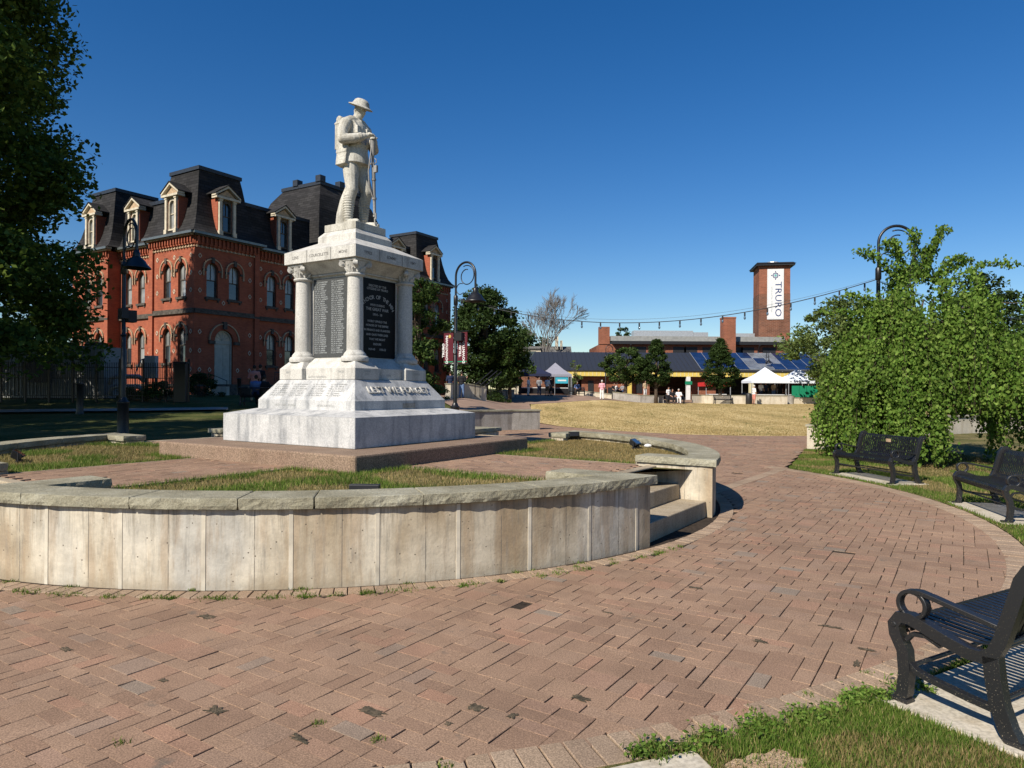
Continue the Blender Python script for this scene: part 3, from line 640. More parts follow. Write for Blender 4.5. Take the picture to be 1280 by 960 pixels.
# weeds at the foot of the wall and in the paving joints
def clumps(cs, n, r, h, name, mat, label, z=0):
    P = np.concatenate([np.c_[RNG.normal(c[0], r*c[2], int(n*c[2])), RNG.normal(c[1], r*c[2], int(n*c[2]))] for c in cs]); blades(name, P, z, h, .008, mat, label)
cs = []
for i in range(64):
    a = RTH+pi+radians(RNG.uniform(8, 82)); rr = 5.735 if RNG.random() < .75 else 5.56; cs.append((C0[0]+rr*cos(a), C0[1]+rr*sin(a), RNG.uniform(.35, 1.2)))
for u, v in ((700, 712), (560, 958), (395, 568*0+905), (150, 930), (470, 925), (835, 640), (765, 700), (720, 708), (240, 738), (1085, 842), (1010, 868), (940, 888)): x, y = ground(u, v, 0); cs.append((x, y, .5))
clumps(cs, 70, .035, .02, 'joint_weeds', BLG, 'small green weeds in the paving joints')
cl = []
for i in range(30):
    a = radians(RNG.uniform(-70, -58)); r_ = 8.72+abs(RNG.normal(0, .05)); cl.append((CO[0]+r_*cos(a), CO[1]+r_*sin(a), RNG.uniform(.5, 1.1)))
clumps(cl, 160, .035, .045, 'border_weeds', BLG, 'leafy weeds creeping over the tan border')
P = np.concatenate([np.c_[RNG.normal(c[0], .05*c[2], 70), RNG.normal(c[1], .05*c[2], 70), RNG.uniform(.004, .045, 70)] for c in cl]); WEED = P
DM = MB(); rd_ = random.Random(12)
for (u, v, L_, W_) in ((950, 802, .10, .06), (1040, 784, .16, .05), (1082, 812, .12, .04), (1071, 830, .04, .12), (870, 735, .12, .05), (725, 873, .11, .06), (760, 766, .09, .03), (259, 771, .14, .09), (270, 889, .12, .08), (465, 890, .17, .07), (375, 924, .12, .05), (82, 812, .10, .05), (204, 851, .07, .04), (595, 885, .09, .08), (640, 895, .05, .06), (560, 905, .04, .04)):
    x, y = ground(u, v, 0); n = 30; th_ = radians(57); vs = []
    for k in range(n):
        t = 2*pi*k/n; r_ = rd_.uniform(.5, 1.12); sx1 = max(-1, min(1, 1.3*cos(t)))*L_/2*r_; sy1 = max(-1, min(1, 1.3*sin(t)))*W_/2*r_; vs.append((x-sy1*cos(th_)*-1-sx1*sin(th_)*-1, y+sy1*sin(th_)-sx1*cos(th_), .0032))
    DM.add(vs+[(x, y, .006)], [(k, (k+1) % n, n) for k in range(n)])
tag(DM.build('paving_debris', DEBRIS, fix=False), kind='stuff')
# ------------------------------------------------------------------ the memorial
mon = empty('war_memorial', (C0[0], C0[1], 0), MTH, label='tall pale granite war memorial with corner columns and black inscribed tablets', cat='monument')
MB().box(-2.01, 2.01, -2.01, 2.01, TZ-.04, .80).build('aggregate_slab', AGG, mon, bevel=.025)
m = MB(); h = 1.376
m.box(-h, h, -h, h, .802, 1.215); m.fr((-h, h, -h, h), (-1.0, 1.0, -1.0, 1.0), 1.215, 1.30); m.build('plinth', GRANB, mon, bevel=.012)
m = MB(); h = 1.02; hd = .80
m.box(-h, h, -h, h, 1.27, 1.425); m.fr((-h, h, -h, h), (hd, hd, hd, hd) and (-hd, hd, -hd, hd), 1.425, 1.728); m.build('sloping_foot', GRANB, mon, bevel=.008)
# die course: low middle and four chamfered pedestals
m = MB(); m.box(-.72, .72, -.72, .72, 1.73, 1.90); m.fr((-.72, .72, -.72, .72), (-.50, .50, -.50, .50), 1.90, 2.06)
for sx_ in (-1, 1):
    for sy_ in (-1, 1):
        lo, hi = .30, .80
        bx = sorted((sx_*lo, sx_*hi)); by = sorted((sy_*lo, sy_*hi)); m.box(bx[0], bx[1], by[0], by[1], 1.73, 1.895)
        bx2 = sorted((sx_*.36, sx_*.715)); by2 = sorted((sy_*.36, sy_*.715)); m.fr((*bx, *by), (*bx2, *by2), 1.895, 1.99)
        m.box(*bx2, *by2, 1.99, 2.0)
m.build('die_course', GRAN, mon, bevel=.01)
MB().box(-.47, .47, -.47, .47, 2.0, 3.34).build('core', GRAN, mon)
tabl = MB().box(-.478, -.464, -.41, .41, 2.075, 3.285).build('names_tablet', GREYG, mon)
tabr = MB().box(-.41, .41, -.478, -.464, 2.075, 3.285).build('dedication_tablet', BLACKG, mon)
MB().box(.464, .478, -.41, .41, 2.075, 3.285).build('names_tablet', GREYG, mon); MB().box(-.41, .41, .464, .478, 2.075, 3.285).build('dedication_tablet', BLACKG, mon)
# columns
cb = MB().lathe([(.20, 2.0), (.205, 2.02), (.205, 2.05), (.19, 2.075), (.165, 2.085), (.165, 2.10), (.150, 2.125), (.128, 2.15), (.122, 2.165)], 28)
cs_ = MB().lathe([(.120, 2.16), (.121, 2.5), (.117, 2.9), (.111, 3.255)], 28)
cc = MB().lathe([(.113, 3.25), (.14, 3.258), (.150, 3.275), (.14, 3.293), (.115, 3.30), (.118, 3.34), (.135, 3.40), (.155, 3.445), (.16, 3.46)], 24)
cc.box(-.165, .165, -.165, .165, 3.468, 3.497); cc.box(-.15, .15, -.15, .15, 3.455, 3.47)
for k in range(4):      # corner volutes with a spiral eye, and a fringe of leaves
    a = pi/4+k*pi/2; M = Matrix.Rotation(a, 4, 'Z')
    for r_, w_ in ((.045, .028), (.028, .036), (.014, .043)):
        vs = []
        for s in (-1, 1):
            for j in range(14): t = 2*pi*j/14; vs.append(M @ Vector((.195+r_*cos(t), s*w_, 3.425+r_*sin(t))))
        cc.add(vs, [tuple(range(14)), tuple(range(14, 28))[::-1]]+[(j, (j+1) % 14, 14+(j+1) % 14, 14+j) for j in range(14)])
    cc.tube([M @ Vector(p) for p in ((.12, 0, 3.36), (.15, 0, 3.42), (.18, 0, 3.462), (.21, 0, 3.458))], [.022, .024, .022, .014], 6)
for k in range(12):
    a = 2*pi*k/12; M = Matrix.Rotation(a, 4, 'Z'); zt = 3.37 if k % 2 else 3.41
    cc.add([M @ Vector(p) for p in ((.116, -.028, 3.305), (.116, .028, 3.305), (.134, .030, zt-.02), (.150, .0, zt), (.134, -.030, zt-.02), (.162, 0, zt-.018), (.128, 0, 3.305))], [(0, 6, 5, 4), (6, 1, 2, 5), (4, 5, 3), (5, 2, 3)])
    cc.ball(M @ Vector((.157, 0, zt-.008)), .013, 6, 4)
protoc = None
for sx_ in (-1, 1):
    for sy_ in (-1, 1):
        if protoc is None:
            e = empty('column', (0, 0, 0)); e.parent = mon
            cb.build('column_base', GRAN, e, smooth=True, autos=40); cs_.build('shaft', GRAN, e, smooth=True, autos=40); cc.build('capital', GRAN, e, smooth=True, autos=35); protoc = e
        else: e = copy_tree(protoc, mon)
        e.location = (sx_*.555, sy_*.555, 0)
m = MB(); m.fr((-.50, .50, -.50, .50), (-.70, .70, -.70, .70), 3.345, 3.50); m.box(-.52, .52, -.52, .52, 3.325, 3.345); m.build('soffit', GRAN, mon)
# frieze blocks: three on each face with open joints
m = MB(); z0, z1 = 3.502, 3.682; m.box(-.735, .735, -.735, .735, z0+.004, z1-.012); e_ = [-.758, -.255, .255, .758]
for i in range(3):
    for j in range(3):
        if i == 1 and j == 1: continue
        m.box(e_[i]+(.006 if i else 0), e_[i+1]-(.006 if i < 2 else 0), e_[j]+(.006 if j else 0), e_[j+1]-(.006 if j < 2 else 0), z0, z1)
m.build('frieze', GRAN, mon, bevel=.004)
MB().fr((-.757, .757, -.757, .757), (-.40, .40, -.40, .40), 3.683, 3.864).build('sloped_roof', GRAN, mon, bevel=.003)
m = MB(); m.box(-.403, .403, -.403, .403, 3.855, 3.955); m.fr((-.403, .403, -.403, .403), (-.335, .335, -.335, .335), 3.955, 4.037); m.build('cap_block', GRAN, mon, bevel=.004)
MB().box(-.334, .334, -.334, .334, 4.039, 4.152).build('statue_base', STAT, mon, bevel=.006)
# inscriptions, -x face (lit) and -y face (shaded)
def face_m(face, s, z, out, lean=None):
    if face == 'L': r, o = (0, -1, 0), (-out, s, z)      # looking at the -x face, right is -y
    else: r, o = (1, 0, 0), (s, -out, z)
    u = (0, 0, 1)
    if lean: u = (lean, 0, sqrt(1-lean*lean)) if face == 'L' else (0, lean, sqrt(1-lean*lean))
    return plane_m(o, r, u)
for s, t in ((.505, 'LENS'), (0, 'COURCELETTE'), (-.505, 'MONS')): text('frieze_lettering', t, .062, INK, face_m('L', s, 3.59, .7585), mon, .0008, bold=.001)
for s, t in ((-.505, 'YPRES'), (0, 'SOMME'), (.505, 'VIMY')): text('frieze_lettering', t, .062, INK, face_m('R', s, 3.59, .7585), mon, .0008, bold=.001)
text('dedication_lettering', 'ERECTED BY THE\nCITIZENS OF TRURO', .048, INKG, face_m('R', 0, 3.155, .4785), mon, .0008, bold=.001, spacing=1.0, sx=1.05)
for ch, k in zip('IN HONOR OF THE MEN', range(19)):
    a = radians(150-120*k/18)*1.0; x = -.345*cos(pi-a)*-1
    a = radians(158-136*k/18); cx_, cz_ = .37*cos(a), 2.76+.25*sin(a); tn = a-pi/2
    if ch != ' ': text('arched_letter', ch, .085, INKG, plane_m((cx_, -.4785, cz_), (cos(tn), 0, sin(tn)*.75), (-sin(tn)*.75, 0, cos(tn))), mon, .0008, bold=.0015)
rows = [('WHO DURING', .048, 2.885), ('THE GREAT WAR', .064, 2.82), ('1914 - 18', .055, 2.74), ('NOBLY UPHELD THE', .046, 2.635), ('HONOR OF THE EMPIRE', .046, 2.57), ('IN FRANCE AND FLANDERS', .046, 2.50), ('AND GAVE THEIR LIVES', .046, 2.43), ('THAT WE MIGHT', .046, 2.36), ('ENDURE', .046, 2.285), ('1939-45       1950-53', .046, 2.205)]
for t, sz, z in rows: text('dedication_lettering', t, sz, INKG, face_m('R', 0, z, .4785), mon, .0008, bold=.001, sx=1.0)
rn = random.Random(3); sy = ['AR', 'BEN', 'COL', 'DAW', 'EL', 'FOR', 'GRA', 'HAR', 'JON', 'KEN', 'LEW', 'MAC', 'NEL', 'OR', 'PAR', 'ROB', 'SMI', 'TAY', 'WAL', 'WIL']; en = ['SON', 'TON', 'LEY', 'ER', 'MAN', 'DAY', 'TH', 'FORD', 'LIS', 'KAY', 'NETT']
def nm_(): return rn.choice(['PTE. ', 'SGT. ', 'CPL. ', 'PTE. ', 'LT. '])+rn.choice('ABCDEFGHJKLMRSTW')+'. '+rn.choice('ABCDEFGHJKLMRSTW')+'. '+rn.choice(sy)+rn.choice(en)
for s in (.385, .02):
    text('names_lettering', '\n'.join(nm_() for _ in range(34)), .031, INKW, face_m('L', s, 2.69, .4785), mon, .0008, align='LEFT', bold=.0, spacing=1.06, sx=1.0)
ln = (1.02-.80)/sqrt(.22**2+.303**2)
def slope_m(face, s, t, out=0.0):
    z = 1.425+t*.303; d_ = 1.02-t*.22+out; return face_m(face, s, z, d_, ln)
text('raised_letters', 'LEST WE FORGET', .165, GRAN, slope_m('R', 0.02, .50, .012), mon, .012, bold=.0015, sx=1.06)
for s in (.62, .22, -.18, -.56):
    text('foot_names', '\n'.join(nm_() for _ in range(6)), .036, INKG, slope_m('L', s+.17, .50, .003), mon, .0008, align='LEFT', spacing=1.1)
text('foot_lettering', '1939 - 1945   KOREA', .05, INKG, face_m('L', .4, 1.35, 1.0215), mon, .0008); text('foot_lettering', 'HONOUR ROLL', .05, INKG, face_m('L', -.45, 1.35, 1.0215), mon, .0008)
text('course_lettering', 'VIMY', .05, INKG, face_m('L', .60, 1.84, .8015), mon, .0008); text('course_lettering', 'YPRES', .05, INKG, face_m('L', -.52, 1.84, .8015), mon, .0008); text('course_lettering', 'BATTLE OF AMIENS', .045, INKG, face_m('L', .05, 1.77, .7215), mon, .0008)
for s, t in ((-.55, 'ARRAS\n1917'), (.55, 'CAMBRAI')): text('course_lettering', t, .045, INKG, face_m('R', s, 1.83, .8015), mon, .0008)
text('course_lettering', '1918', .045, INKG, face_m('R', 0, 1.80, .7215), mon, .0008)
MB().box(-.02, .26, -1.026, -1.018, 1.315, 1.385).build('maker_plate', CONCS, mon)
# ------------------------------------------------------------------ skinned figures
def skin_mesh(joints, bones, sub=2):
    """joints {name:(pos, radius)}, bones [(a,b)] -> evaluated vertices and faces of a skin surface"""
    names = list(joints); me = bpy.data.meshes.new('t'); me.from_pydata([joints[n][0] for n in names], [(names.index(a), names.index(b)) for a, b in bones], [])
    o = bpy.data.objects.new('t', me); COL.objects.link(o); o.modifiers.new('k', 'SKIN'); sb = o.modifiers.new('u', 'SUBSURF'); sb.levels = sub; sb.render_levels = sub
    sk = me.skin_vertices[0].data
    for i, n in enumerate(names):
        r = joints[n][1]; sk[i].radius = r if hasattr(r, '__len__') else (r, r); sk[i].use_root = (i == 0)
    dg = bpy.context.evaluated_depsgraph_get(); ev = bpy.data.meshes.new_from_object(o.evaluated_get(dg)); bpy.data.objects.remove(o)
    V_ = [tuple(v.co) for v in ev.vertices]; F_ = [tuple(p.vertices) for p in ev.polygons]; bpy.data.meshes.remove(ev); return V_, F_
def remeshed(mb, name, mat, parent, vox, smooth_it=2):
    o = mb.build(name, mat, parent); r = o.modifiers.new('r', 'REMESH'); r.mode = 'VOXEL'; r.voxel_size = vox
    if smooth_it: s = o.modifiers.new('s', 'SMOOTH'); s.iterations = smooth_it; s.factor = .5
    dg = bpy.context.evaluated_depsgraph_get(); me = bpy.data.meshes.new_from_object(o.evaluated_get(dg)); o.modifiers.clear(); o.data = me; me.name = name
    me.polygons.foreach_set('use_smooth', [True]*len(me.polygons))
    if not me.materials: me.materials.append(mat)
    return o
st = empty('soldier_statue', (C0[0], C0[1], 4.150), MTH, label='carved stone soldier in helmet with bowed head, hands resting on upturned rifle', cat='statue')
# local: faces -y, his right is -x
def limb(mb, pts, rad, seg=14):
    mb.tube(pts, rad, seg)
    for p, r_ in zip(pts, rad): mb.ball(p, r_, seg, 8)
sm = MB()
sm.ball((0, 0, 1.40), (.205, .15, .22), 20, 14); sm.ball((0, .0, 1.20), (.175, .14, .20), 20, 12); sm.ball((0, .01, 1.02), (.185, .15, .18), 20, 12)
sm.tube([(-.20, .005, 1.49), (-.10, 0, 1.555), (0, -.01, 1.57), (.10, 0, 1.555), (.20, .005, 1.49)], [.09, .085, .08, .085, .09], 14)
limb(sm, [(0, 0, 1.55), (0, -.045, 1.66)], [.085, .068])
for s_ in (-1, 1):
    limb(sm, [(s_*.205, .0, 1.485), (s_*.27, -.0, 1.36), (s_*.305, -.03-.05*(s_ > 0), 1.225)], [.093, .080, .070])
    limb(sm, [(s_*.305, -.03-.05*(s_ > 0), 1.225), (s_*.20, -.16, 1.245), (s_*.10, -.255, 1.285)], [.070, .068, .048])
    sm.tube([(s_*.15, -.205, 1.262), (s_*.115, -.24, 1.278)], [.066, .062], 14)      # cuff
    ky = -.05 if s_ < 0 else -.11
    limb(sm, [(s_*.095, .02, .96), (s_*.115, -.02, .74), (s_*.125, ky, .53)], [.125, .112, .088])
    limb(sm, [(s_*.125, ky, .53), (s_*.128, ky+.06, .36), (s_*.13, ky+.07, .10)], [.086, .082, .056])
HM = Matrix.Translation((0, -.075, 1.735)) @ Matrix.Rotation(radians(24), 4, 'X')      # head frame, bowed forward
def hb(mb, c, r, seg=12, rings=8):
    t = MB().ball((0, 0, 0), r, seg, rings); mb.add([HM @ (Vector(v)+Vector(c)) for v in t.v], t.f)
hb(sm, (0, 0, 0), (.077, .095, .112), 20, 14); hb(sm, (0, -.055, -.055), (.05, .045, .055)); hb(sm, (0, -.078, -.085), (.026, .02, .02))
hb(sm, (0, -.103, -.012), (.014, .022, .030)); hb(sm, (0, -.088, -.055), (.026, .014, .009)); hb(sm, (0, -.088, -.066), (.022, .013, .008))
for s in (-1, 1): hb(sm, (s*.033, -.083, .026), (.026, .014, .009)); hb(sm, (s*.033, -.08, .008), (.013, .012, .008)); hb(sm, (s*.08, .005, -.005), (.014, .022, .034)); hb(sm, (s*.045, -.06, -.025), (.022, .02, .022))
t = MB().lathe([(.165, .045), (.172, .05), (.168, .058), (.125, .075), (.112, .10), (.098, .135), (.07, .158), (.03, .168), (.0001, .17)], 32)
t2 = MB().lathe([(.165, .045), (.12, .058), (.10, .07)], 32); HT = HM @ Matrix.Translation((0, .005, -.01)) @ Matrix.Diagonal((1.02, 1.16, 1.05, 1))
sm.add([HT @ Vector(v) for v in t.v], t.f+[tuple(range(32))])
# coat: skirt, belt, collar, lapels, straps, cuffs
sm.lathe([(.185, 1.17), (.198, 1.10), (.220, 1.0), (.235, .92), (.19, .915)], 28, M=Matrix.Diagonal((1, .82, 1, 1)))
sm.lathe([(.17, 1.155), (.192, 1.16), (.192, 1.215), (.17, 1.22)], 28, M=Matrix.Diagonal((1, .84, 1, 1)))
for z in (.12, .155, .19, .225, .26, .295, .33, .365, .40, .435): # puttees
    for s, dx in ((-1, 0), (1, 0)):
        f_ = (z-.1)/.35
        if s < 0: cx_, cy_, rr = -.129, .02-.01*f_-.06*max(0, f_-.7), .060+.024*min(1, f_*1.5)
        else: cx_, cy_, rr = .129, -.04-.01*f_-.05*max(0, f_-.7), .060+.024*min(1, f_*1.5)
        sm.lathe([(rr-.012, z-.012), (rr+.004, z-.010), (rr+.007, z+.004), (rr-.012, z+.012)], 16, c=(cx_, cy_, 0))
for s, (ax, ay, tx, ty) in ((-1, (-.12, .03, -.155, -.18)), (1, (.14, -.04, .185, -.25))): # boots
    sm.tube([(ax, ay+.05, .045), (ax, ay, .05), ((ax+tx)/2, (ay+ty)/2, .045), (tx, ty, .036), (tx+(tx-ax)*.1, ty-.04, .028)], [.042, .05, .048, .045, .028], 12)
    sm.box(-.045, .045, -.13, .09, .0, .022, Matrix.Translation(((ax+tx)/2, (ay+ty)/2, 0)) @ Matrix.Rotation(atan2(tx-ax, ay-ty), 4, 'Z'))
sm.tube([(-.07, .02, 1.60), (-.055, -.06, 1.585), (0, -.10, 1.555), (.055, -.06, 1.585), (.07, .02, 1.60), (0, .06, 1.61), (-.07, .02, 1.60)], .02, 8)
for s in (-1, 1):
    sm.strap([(s*.14, .10, 1.52), (s*.135, 0, 1.575), (s*.125, -.09, 1.53), (s*.105, -.15, 1.42), (s*.09, -.14, 1.30), (s*.085, -.12, 1.20)], .045, .022, (1, 0, 0))
    for j in range(3): sm.box(s*.085-.03, s*.085+.03, -.165, -.10, 1.20+.0*j, 1.265, Matrix.Translation((s*.012*j, .0, .075*j-.0)))
    sm.box(s*.10-.04, s*.10+.04, -.165, -.12, 1.40, 1.46)
sm.box(-.17, .17, .10, .27, 1.16, 1.56); sm.fr((-.18, .18, .10, .28), (-.15, .15, .12, .25), 1.54, 1.60); sm.box(-.11, .11, .26, .285, 1.2, 1.5)  # pack
sm.tube([(-.17, .19, 1.60), (.17, .19, 1.60)], .055, 10)
MH = Matrix.Translation((-.20, .04, 1.03)) @ Matrix.Rotation(radians(8), 4, 'Y')
sm.box(-.06, .06, -.10, .10, -.16, .10, MH); sm.box(-.07, .07, -.105, .105, .02, .11, MH); sm.ball((-.215, .0, 1.17), (.045, .05, .05), 10, 8)
sm.box(-.045, .045, .0, .03, .60, 1.06, Matrix.Translation((.20, .06, 0)))
# tree-stump support behind the right foot
sm.tube([(-.10, .16, 0), (-.11, .15, .18), (-.10, .12, .40), (-.07, .09, .62)], [.11, .095, .07, .03], 12)
# hands, one laid over the other on the rifle butt
def hand(mb, wr, palm, dirv, side):
    wr, palm, dirv, side = map(Vector, (wr, palm, dirv, side)); mb.tube([wr, (wr+palm)/2, palm], [.036, .038, .036], 10)
    for i, (o, l) in enumerate(((-.030, .075), (-.010, .085), (.010, .080), (.030, .065))):
        a = palm+side*o; mb.tube([a-dirv*.02, a+dirv*l*.45+Vector((0, 0, -.004)), a+dirv*l*.75+Vector((0, 0, -.022)), a+dirv*l*.85+Vector((0, 0, -.045))], [.014, .0135, .0125, .010], 8)
    mb.tube([palm-dirv*.03-side*.03, palm-side*.055+Vector((0, 0, -.015)), palm-side*.05+dirv*.03+Vector((0, 0, -.03))], [.016, .014, .011], 8)
hand(sm, (-.09, -.25, 1.285), (-.02, -.315, 1.325), (.85, -.45, -.05), (.45, .85, 0))
hand(sm, (.09, -.28, 1.285), (.03, -.325, 1.295), (-.85, -.4, -.05), (-.4, .85, 0))
remeshed(sm, 'body', STAT, st, .0075, 1); st.scale = (1.06, 1.06, 1.06)
# rifle, muzzle down on the toe
rm = MB(); top = Vector((.01, -.325, 1.285)); bot = Vector((.13, -.27, .04)); ax = (top-bot)
def rp(t, off=0.0): return bot+ax*t+Vector((0, -off, 0))
rm.tube([rp(1.0), rp(.93), rp(.84), rp(.78, -.01), rp(.73, -.012), rp(.66), rp(.5), rp(.3), rp(.12), rp(.115)], [.042, .040, .034, .022, .022, .030, .026, .023, .020, .012], 12)
rm.tube([rp(.115), rp(0.0)], .012, 10); rm.tube([rp(.13, .02), rp(.06, .02)], .014, 8); rm.box(-.018, .018, -.075, -.02, -.08, .02, Matrix.Translation(rp(.66)))
rm.tube([rp(.76, .03), rp(.74, .06), rp(.71, .06), rp(.70, .03)], .007, 6); rm.tube([rp(.70), rp(.70)+Vector((-.05, 0, 0)), rp(.68)+Vector((-.055, 0, 0))], [.009, .009, .014], 8)
for t_ in (.30, .52, .10): rm.tube([rp(t_+.012), rp(t_-.012)], .034 if t_ > .2 else .026, 12)
rm.tube([rp(.88)+Vector((-.03, 0, 0)), rp(.6)+Vector((-.085, .02, 0)), rp(.42)+Vector((-.075, .02, 0)), rp(.30)+Vector((-.02, 0, 0))], [.012]*4, 6)
rm.build('rifle', RIF, st, smooth=True, autos=40)
# ------------------------------------------------------------------ benches
def make_bench(label, group='black metal benches round the paved circle'):
    """front feet on y=0, back towards +y, length along x"""
    r = empty('park_bench', label=label, cat='bench', group=group); L2 = .77
    prof = []      # seat and back line in (y, z)
    prof += [(-.055, .335), (-.075, .365), (-.07, .40), (-.045, .425), (.0, .435), (.10, .425), (.22, .415), (.33, .410), (.40, .425), (.445, .47), (.475, .56), (.50, .66), (.525, .76), (.545, .80), (.575, .815), (.60, .80)]
    s1 = MB(); s2 = MB(); n = 30
    for i in range(n):
        x = -L2+.05+(2*L2-.1)*i/(n-1)
        s1.strap([(x, y, z) for y, z in prof[:9]], .031, .006, (1, 0, 0)); s2.strap([(x, y, z) for y, z in prof[8:]], .031, .006, (1, 0, 0))
    s1.tube([(-L2+.02, -.055, .37), (L2-.02, -.055, .37)], .013, 8); s1.tube([(-L2+.02, .40, .405), (L2-.02, .40, .405)], .013, 8)
    s1.build('seat', SLATM, r); s2.tube([(-L2+.02, .565, .80), (L2-.02, .565, .80)], .014, 8); s2.tube([(-L2+.02, .455, .46), (L2-.02, .455, .46)], .012, 8)
    bk = s2.build('backrest', SLATM, r)
    if group.startswith('black metal benches round'):
        MB().box(-.06, .06, .49, .497, .69, .75, Matrix.Translation((0, .01, 0))).build('plaque', BUFF, bk)
    for s in (-1, 1):
        m = MB(); x = s*L2; w_ = .06
        m.strap([(x, -.03, .0), (x, -.01, .05), (x, .0, .16), (x, -.01, .27), (x, -.05, .35), (x, -.058, .40), (x, -.03, .445), (x, .02, .45), (x, .10, .425), (x, .20, .39), (x, .30, .365), (x, .36, .365), (x, .41, .40), (x, .44, .47), (x, .47, .58), (x, .50, .69), (x, .52, .77), (x, .55, .825), (x, .585, .83), (x, .60, .80)], w_, .060, (1, 0, 0))
        m.strap([(x, .50, .0), (x, .465, .06), (x, .43, .16), (x, .41, .28), (x, .40, .38)], w_, .070, (1, 0, 0))
        m.strap([(x, .005, .22), (x, .05, .18), (x, .12, .165), (x, .30, .14), (x, .42, .13)], w_*.7, .028, (1, 0, 0))
        m.strap([(x, .0, .33), (x, .03, .37), (x, .10, .38), (x, .17, .35)], w_*.6, .02, (1, 0, 0))
        m.box(x-.035, x+.035, -.10, .02, 0, .022); m.box(x-.035, x+.035, .46, .57, 0, .022)
        for y, z in ((-.055, .40), (.565, .80)):
            m.lathe([(.017, -.03), (.017, .028), (.012, .034)], 10, M=Matrix.Translation((x, y, z)) @ Matrix.Rotation(pi/2, 4, 'Y'))
        f = m.build('end_frame', IRONW, r, bevel=.007, smooth=True, autos=50)
        a = MB(); ring = [(x, .03+.068*cos(t), .525+.068*sin(t)) for t in np.linspace(-2.4, 3.9, 26)]
        a.strap(ring, .046, .022, (1, 0, 0)); a.strap([(x, .03, .593), (x, .07, .597), (x, .14, .585), (x, .26, .560), (x, .36, .54), (x, .46, .52)], .05, .026, (1, 0, 0))
        a.strap([(x, .0, .465), (x, .08, .455), (x, .15, .43)], .03, .016, (1, 0, 0)); a.strap([(x, -.02, .465), (x, -.05, .44), (x, -.05, .41)], .03, .018, (1, 0, 0))
        a.build('armrest', IRONW, r, bevel=.004, smooth=True, autos=50)
    m = MB(); m.tube([(-L2, .02, .20), (L2, .02, .20)], .012, 8); m.tube([(-L2, .42, .17), (L2, .42, .17)], .012, 8); m.build('stretcher', IRONW, r)
    return r
bproto = None
for fx, fy, a, lb in BENCH:
    b = make_bench(lb) if bproto is None else copy_tree(bproto, None, label=lb)
    bproto = bproto or b; b.location = (fx, fy, .016); b.scale = (1, 1, .965); b.rotation_euler = (0, 0, a-pi/2)
# ------------------------------------------------------------------ street lamps
def make_lamp(label, H=5.45, banners=False, box=True):
    r = empty('street_lamp', label=label, cat='street lamp', group='black crook-topped street lamps')
    m = MB(); m.lathe([(.20, 0), (.20, .04), (.15, .06), (.135, .10), (.13, .85), (.145, .88), (.145, .93), (.10, .97), (.085, 1.02), (.07, 1.05)], 16); m.build('lamp_base', IRON, r, smooth=True, autos=40)
    R_ = .41; zt = H-R_; m = MB(); m.tube([(0, 0, 1.0), (0, 0, 2.6), (0, 0, 2.61), (0, 0, zt-.75)], [.062, .055, .05, .046], 12)
    m.lathe([(.05, -.16), (.07, -.14), (.07, .12), (.045, .16)], 12, c=(0, 0, zt-.75)); m.lathe([(.06, -.03), (.075, 0), (.06, .03)], 12, c=(0, 0, 2.6))
    pts = [(0, 0, zt-.7), (0, 0, zt)]+[(R_-R_*cos(t), 0, zt+R_*sin(t)) for t in np.linspace(.15, pi, 18)]+[(2*R_, 0, zt-.42)]
    m.tube(pts, .034, 10); m.build('crook_pole', IRON, r, smooth=True, autos=50)
    sc = MB(); c = (R_+.05, zt-.02)
    sc.tube([(c[0]+rr*cos(t), 0, c[1]+rr*sin(t)) for t, rr in zip(np.linspace(2.0, -4.9, 34), np.linspace(.335, .20, 34))], .016, 8)
    sc.tube([(.20+rr*cos(t), 0, zt-.42+rr*sin(t)) for t, rr in zip(np.linspace(1.1, 5.4, 20), np.linspace(.19, .15, 20))], .013, 8); sc.build('scroll', IRON, r, smooth=True)
    m = MB(); m.lathe([(.035, .0), (.06, -.02), (.085, -.07), (.085, -.16), (.13, -.20), (.20, -.26), (.235, -.33), (.30, -.40), (.33, -.43), (.33, -.445), (.29, -.43), (.2, -.3)], 24, c=(2*R_, 0, zt-.40)); m.build('bell_shade', IRON, r, smooth=True, autos=45)
    if box: MB().box(-.13, .13, -.1, .1, 0, .30, Matrix.Translation((-.02, .18, zt-2.1))).build('speaker_box', DARKM, r, bevel=.01); MB().box(.02, .30, -.08, .08, .0, .26, Matrix.Translation((.10, -.1, zt-2.05))).build('speaker_box', DARKM, r, bevel=.01)
    return r
def lamp_at(o, u, Y, rz, z=None):
    x, y = at(u, Y); o.location = (x, y, Tf(x, y) if z is None else z); o.rotation_euler = (0, 0, rz)
L1 = make_lamp('black crook-topped street lamp with speaker boxes in front of the brick building'); lamp_at(L1, 154, 17.5, radians(-42), .30)
L2 = copy_tree(L1, label='black crook-topped street lamp with two maroon banners right of the memorial'); lamp_at(L2, 569, 22.0, radians(-38), .12)
L3 = copy_tree(L1, label='crook-topped street lamp whose top pokes out of the weeping tree'); lamp_at(L3, 1097, 17.1, radians(-8), .22)
L4 = copy_tree(L1, label='distant street lamp in front of the charcoal roof, left of the solar panels'); lamp_at(L4, 757, 71, radians(20))
L5 = copy_tree(L1, label='distant street lamp in front of the solar panels and white tent'); lamp_at(L5, 957.5, 75, radians(-92))
MAR = solid('maroon_banner', (.10, .013, .022), .8); GOLD = solid('crest_gold', (.5, .35, .1))
